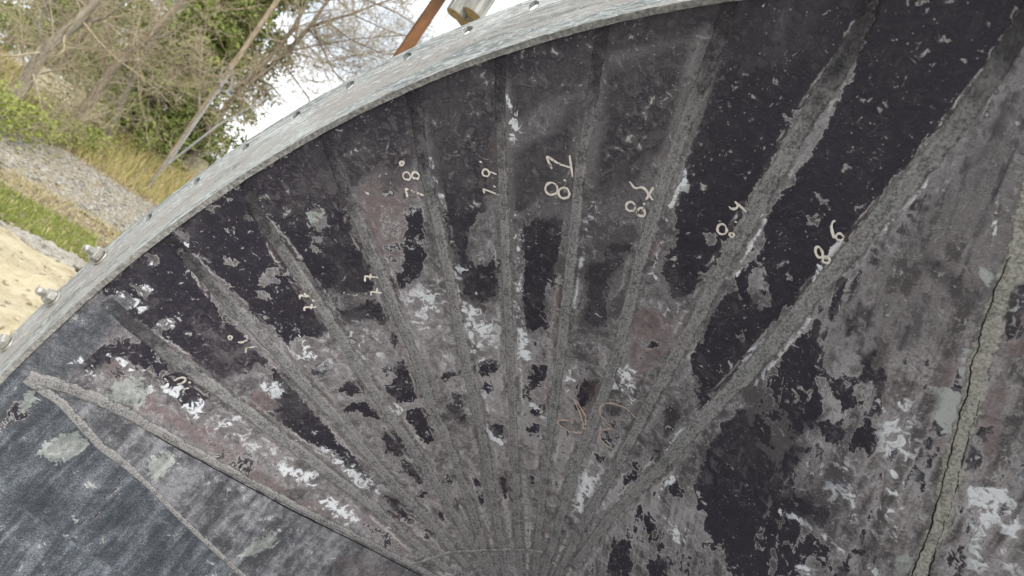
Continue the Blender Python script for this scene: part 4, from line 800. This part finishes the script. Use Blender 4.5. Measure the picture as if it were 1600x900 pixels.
# ---------------------------------------------------------------- barriers, stacked blocks, pole
M_CONC = simple('mossy_pale_concrete', (.30, .27, .17), (.60, .55, .40), 6, .9, .01)
M_RUSTST = simple('rust_stain', (.30, .16, .04), (.42, .24, .08), 12, .9, .004)
def box(name, c, sx, sy, sz, yaw, m, parent=None, bev=.03, prof=None):
    b = bmesh.new(); bmesh.ops.create_cube(b, size=1)
    for x in b.verts: x.co = Vector((x.co.x * sx, x.co.y * sy, (x.co.z + .5) * sz))
    bmesh.ops.bevel(b, geom=b.edges[:], offset=min(bev, sx * .2, sy * .2, sz * .2), segments=2, affect='EDGES')
    if prof:
        for x in b.verts: x.co.y *= prof(x.co.z / sz)
    me = bpy.data.meshes.new(name); b.to_mesh(me); b.free(); me.materials.append(m); o = bpy.data.objects.new(name, me); col.objects.link(o); o.location = c; o.rotation_euler = (0, 0, yaw)
    if parent: o.parent = parent
    return o
YAW = math.atan2(.5, .866)
jp = lambda t: 1.0 if t < .12 else (1 - .45 * min(1, (t - .12) / .25) - .2 * max(0, t - .37))
def barrier(px, py, dist, ln, label, yaw=YAW, hh=.85):
    b = foot(px, py, dist); o = box('concrete_barrier', b, ln, .6, hh, yaw, M_CONC, prof=jp); return tag(o, label, 'barrier', 'concrete barriers on the bank')
barrier(200, 228, 31, 1.7, 'mossy concrete barrier left of the rust stained one'); b2 = barrier(238, 250, 31, 1.5, 'pale concrete barrier with an orange rust stain')
st = box('rust_stain', (.1, -.22, .02), .35, .012, .6, 0, M_RUSTST, b2, .003)
barrier(276, 273, 31, 1.5, 'concrete barrier at the right end of the row'); 
o = box('concrete_block', foot(322, 266, 32), 1.0, .6, .8, YAW, M_CONC); tag(o, 'lone pale concrete block right of the utility pole base', 'block')
M_WOOD = simple('pale_sawn_timber', (.38, .33, .22), (.68, .62, .48), 5, .9, .01, 6, (.3, 4, 4))
sb = foot(95, 165, 27); tr = empty('timber_stack', sb); tr.rotation_euler = (0, 0, YAW)
for lay in range(4):
    for k in range(3): box('timber', ((R() - .5) * .2, (k - 1) * .24, lay * .2), 2.0 + R() * .3, .22, .185, (R() - .5) * .05, M_WOOD, tr, .012)
tag(tr, 'stack of pale sawn timbers behind the brush', 'timber stack')
# utility pole with a conduit and a coil of wire
pb = foot(258, 256, 27); tp = at(442, -12, 27); M_POLE = bark('weathered_pole', (.13, .105, .075), (.32, .26, .185)); M_GALV = simple('grey_conduit', (.20, .20, .20), (.36, .36, .36), 20, .6, .003)
pr = empty('utility_pole', pb); t = Tubes(); ax = (tp - pb)
t.tube([pb - Vector((0, 0, .2)), pb + ax * .5, tp + ax * .25], [.105, .095, .085], 14); t.build('post', M_POLE, pr, pb)
side = Vector((.125, -.085, 0)); t = Tubes(); t.tube([pb + side, pb + ax * .55 + side * .95], [.04, .04], 10); t.build('conduit', M_GALV, pr, pb)
t = Tubes(); cc = pb + ax * .52 + side * 1.1
for k in range(4): t.tube([cc + Vector((.30 * math.cos(a) + .03 * k, -.05 - .03 * k, -.12 + .34 * math.sin(a) - .25 * math.cos(a))) for a in np.linspace(0, 6.283, 22)], [.012] * 22, 5)
t.build('wire_coil', M_GALV, pr, pb); tag(pr, 'brown wooden utility pole with grey conduit and a coil of wire', 'utility pole')
lb = foot(272, 240, 25.5); t = Tubes(); t.tube([at(262, 246, 25.5) - Vector((0, 0, .6)), at(340, 196, 25.5), at(418, 152, 25.5)], [.038, .034, .028], 8)
o = mesh_obj('leaning_pole', [p - lb for p in t.v], t.f, M_GALV, None, True, lb); tag(o, 'thin pale leaning pole right of the utility pole', 'pole')
# rusty post and the weathered logs fixed to it
M_RUST = simple('rusty_steel', (.028, .016, .011), (.19, .088, .036), 4, .8, .006, 8, (1, 1, .3)); M_GREYWOOD = simple('grey_weathered_wood', (.10, .10, .09), (.36, .36, .33), 9, .9, .03, 8, (3, 3, .25)); M_ENDGRAIN = simple('log_end_grain', (.24, .17, .085), (.50, .40, .24), 22, .9, .006)
pf = foot(560, 160, 9.0); pf.z = 0; d1 = at(650, 52, 9.0); pf = Vector((d1.x, d1.y, 0)); root = empty('rusty_post', pf)
b = bmesh.new(); 
def hbeam(h):
    k_ = .68; pr_ = [(-.1, -.1), (.1, -.1), (.1, -.075), (.014, -.075), (.014, .075), (.1, .075), (.1, .1), (-.1, .1), (-.1, .075), (-.014, .075), (-.014, -.075), (-.1, -.075)]
    v = [(x * k_, y * k_, z) for z in (-.2, h) for x, y in pr_]; n = 12; return v, [(i, (i + 1) % n, n + (i + 1) % n, n + i) for i in range(n)] + [tuple(range(n))[::-1], tuple(range(n, 2 * n))]
v, f = hbeam(6.9); mesh_obj('steel_beam', v, f, M_RUST, root).rotation_euler = (0, 0, .5); box('cap_bracket', (.24, -.02, 5.95), .46, .05, .10, 0, M_RUST, root, .008)
tag(root, 'rusty brown steel post rising behind the flange into the sky', 'post')
lg = at(727, 30, 9.0); root = empty('log_bundle', lg)
for k, (dx, dy, r, dz) in enumerate(((-.13, -.06, .125, -.05), (.07, -.1, .15, .05), (.0, .14, .15, .0))):
    t = Tubes(); nseg = 14; t.tube([Vector((dx, dy, dz)), Vector((dx, dy, dz + .7)), Vector((dx, dy, dz + 1.5))], [r, r * 1.0, r * .98], 28)
    for i, p in enumerate(t.v):
        a = i % 28; rr = 1 + (.035 if a % 3 == 0 else -.02) + .01 * R(); t.v[i] = Vector((dx + (p.x - dx) * rr, dy + (p.y - dy) * rr, p.z))
    lo = mesh_obj('log', t.v, t.f, M_GREYWOOD, root)
    v = [(dx, dy, dz - .012)] + [(dx + r * .97 * math.cos(a), dy + r * .97 * math.sin(a), dz) for a in np.linspace(0, 6.283, 25)[:-1]]; mesh_obj('sawn_end', v, [(0, 1 + (i + 1) % 24, 1 + i) for i in range(24)], M_ENDGRAIN, lo)
tag(root, 'cluster of grey weathered logs with sawn ends beside the rusty post', 'log')
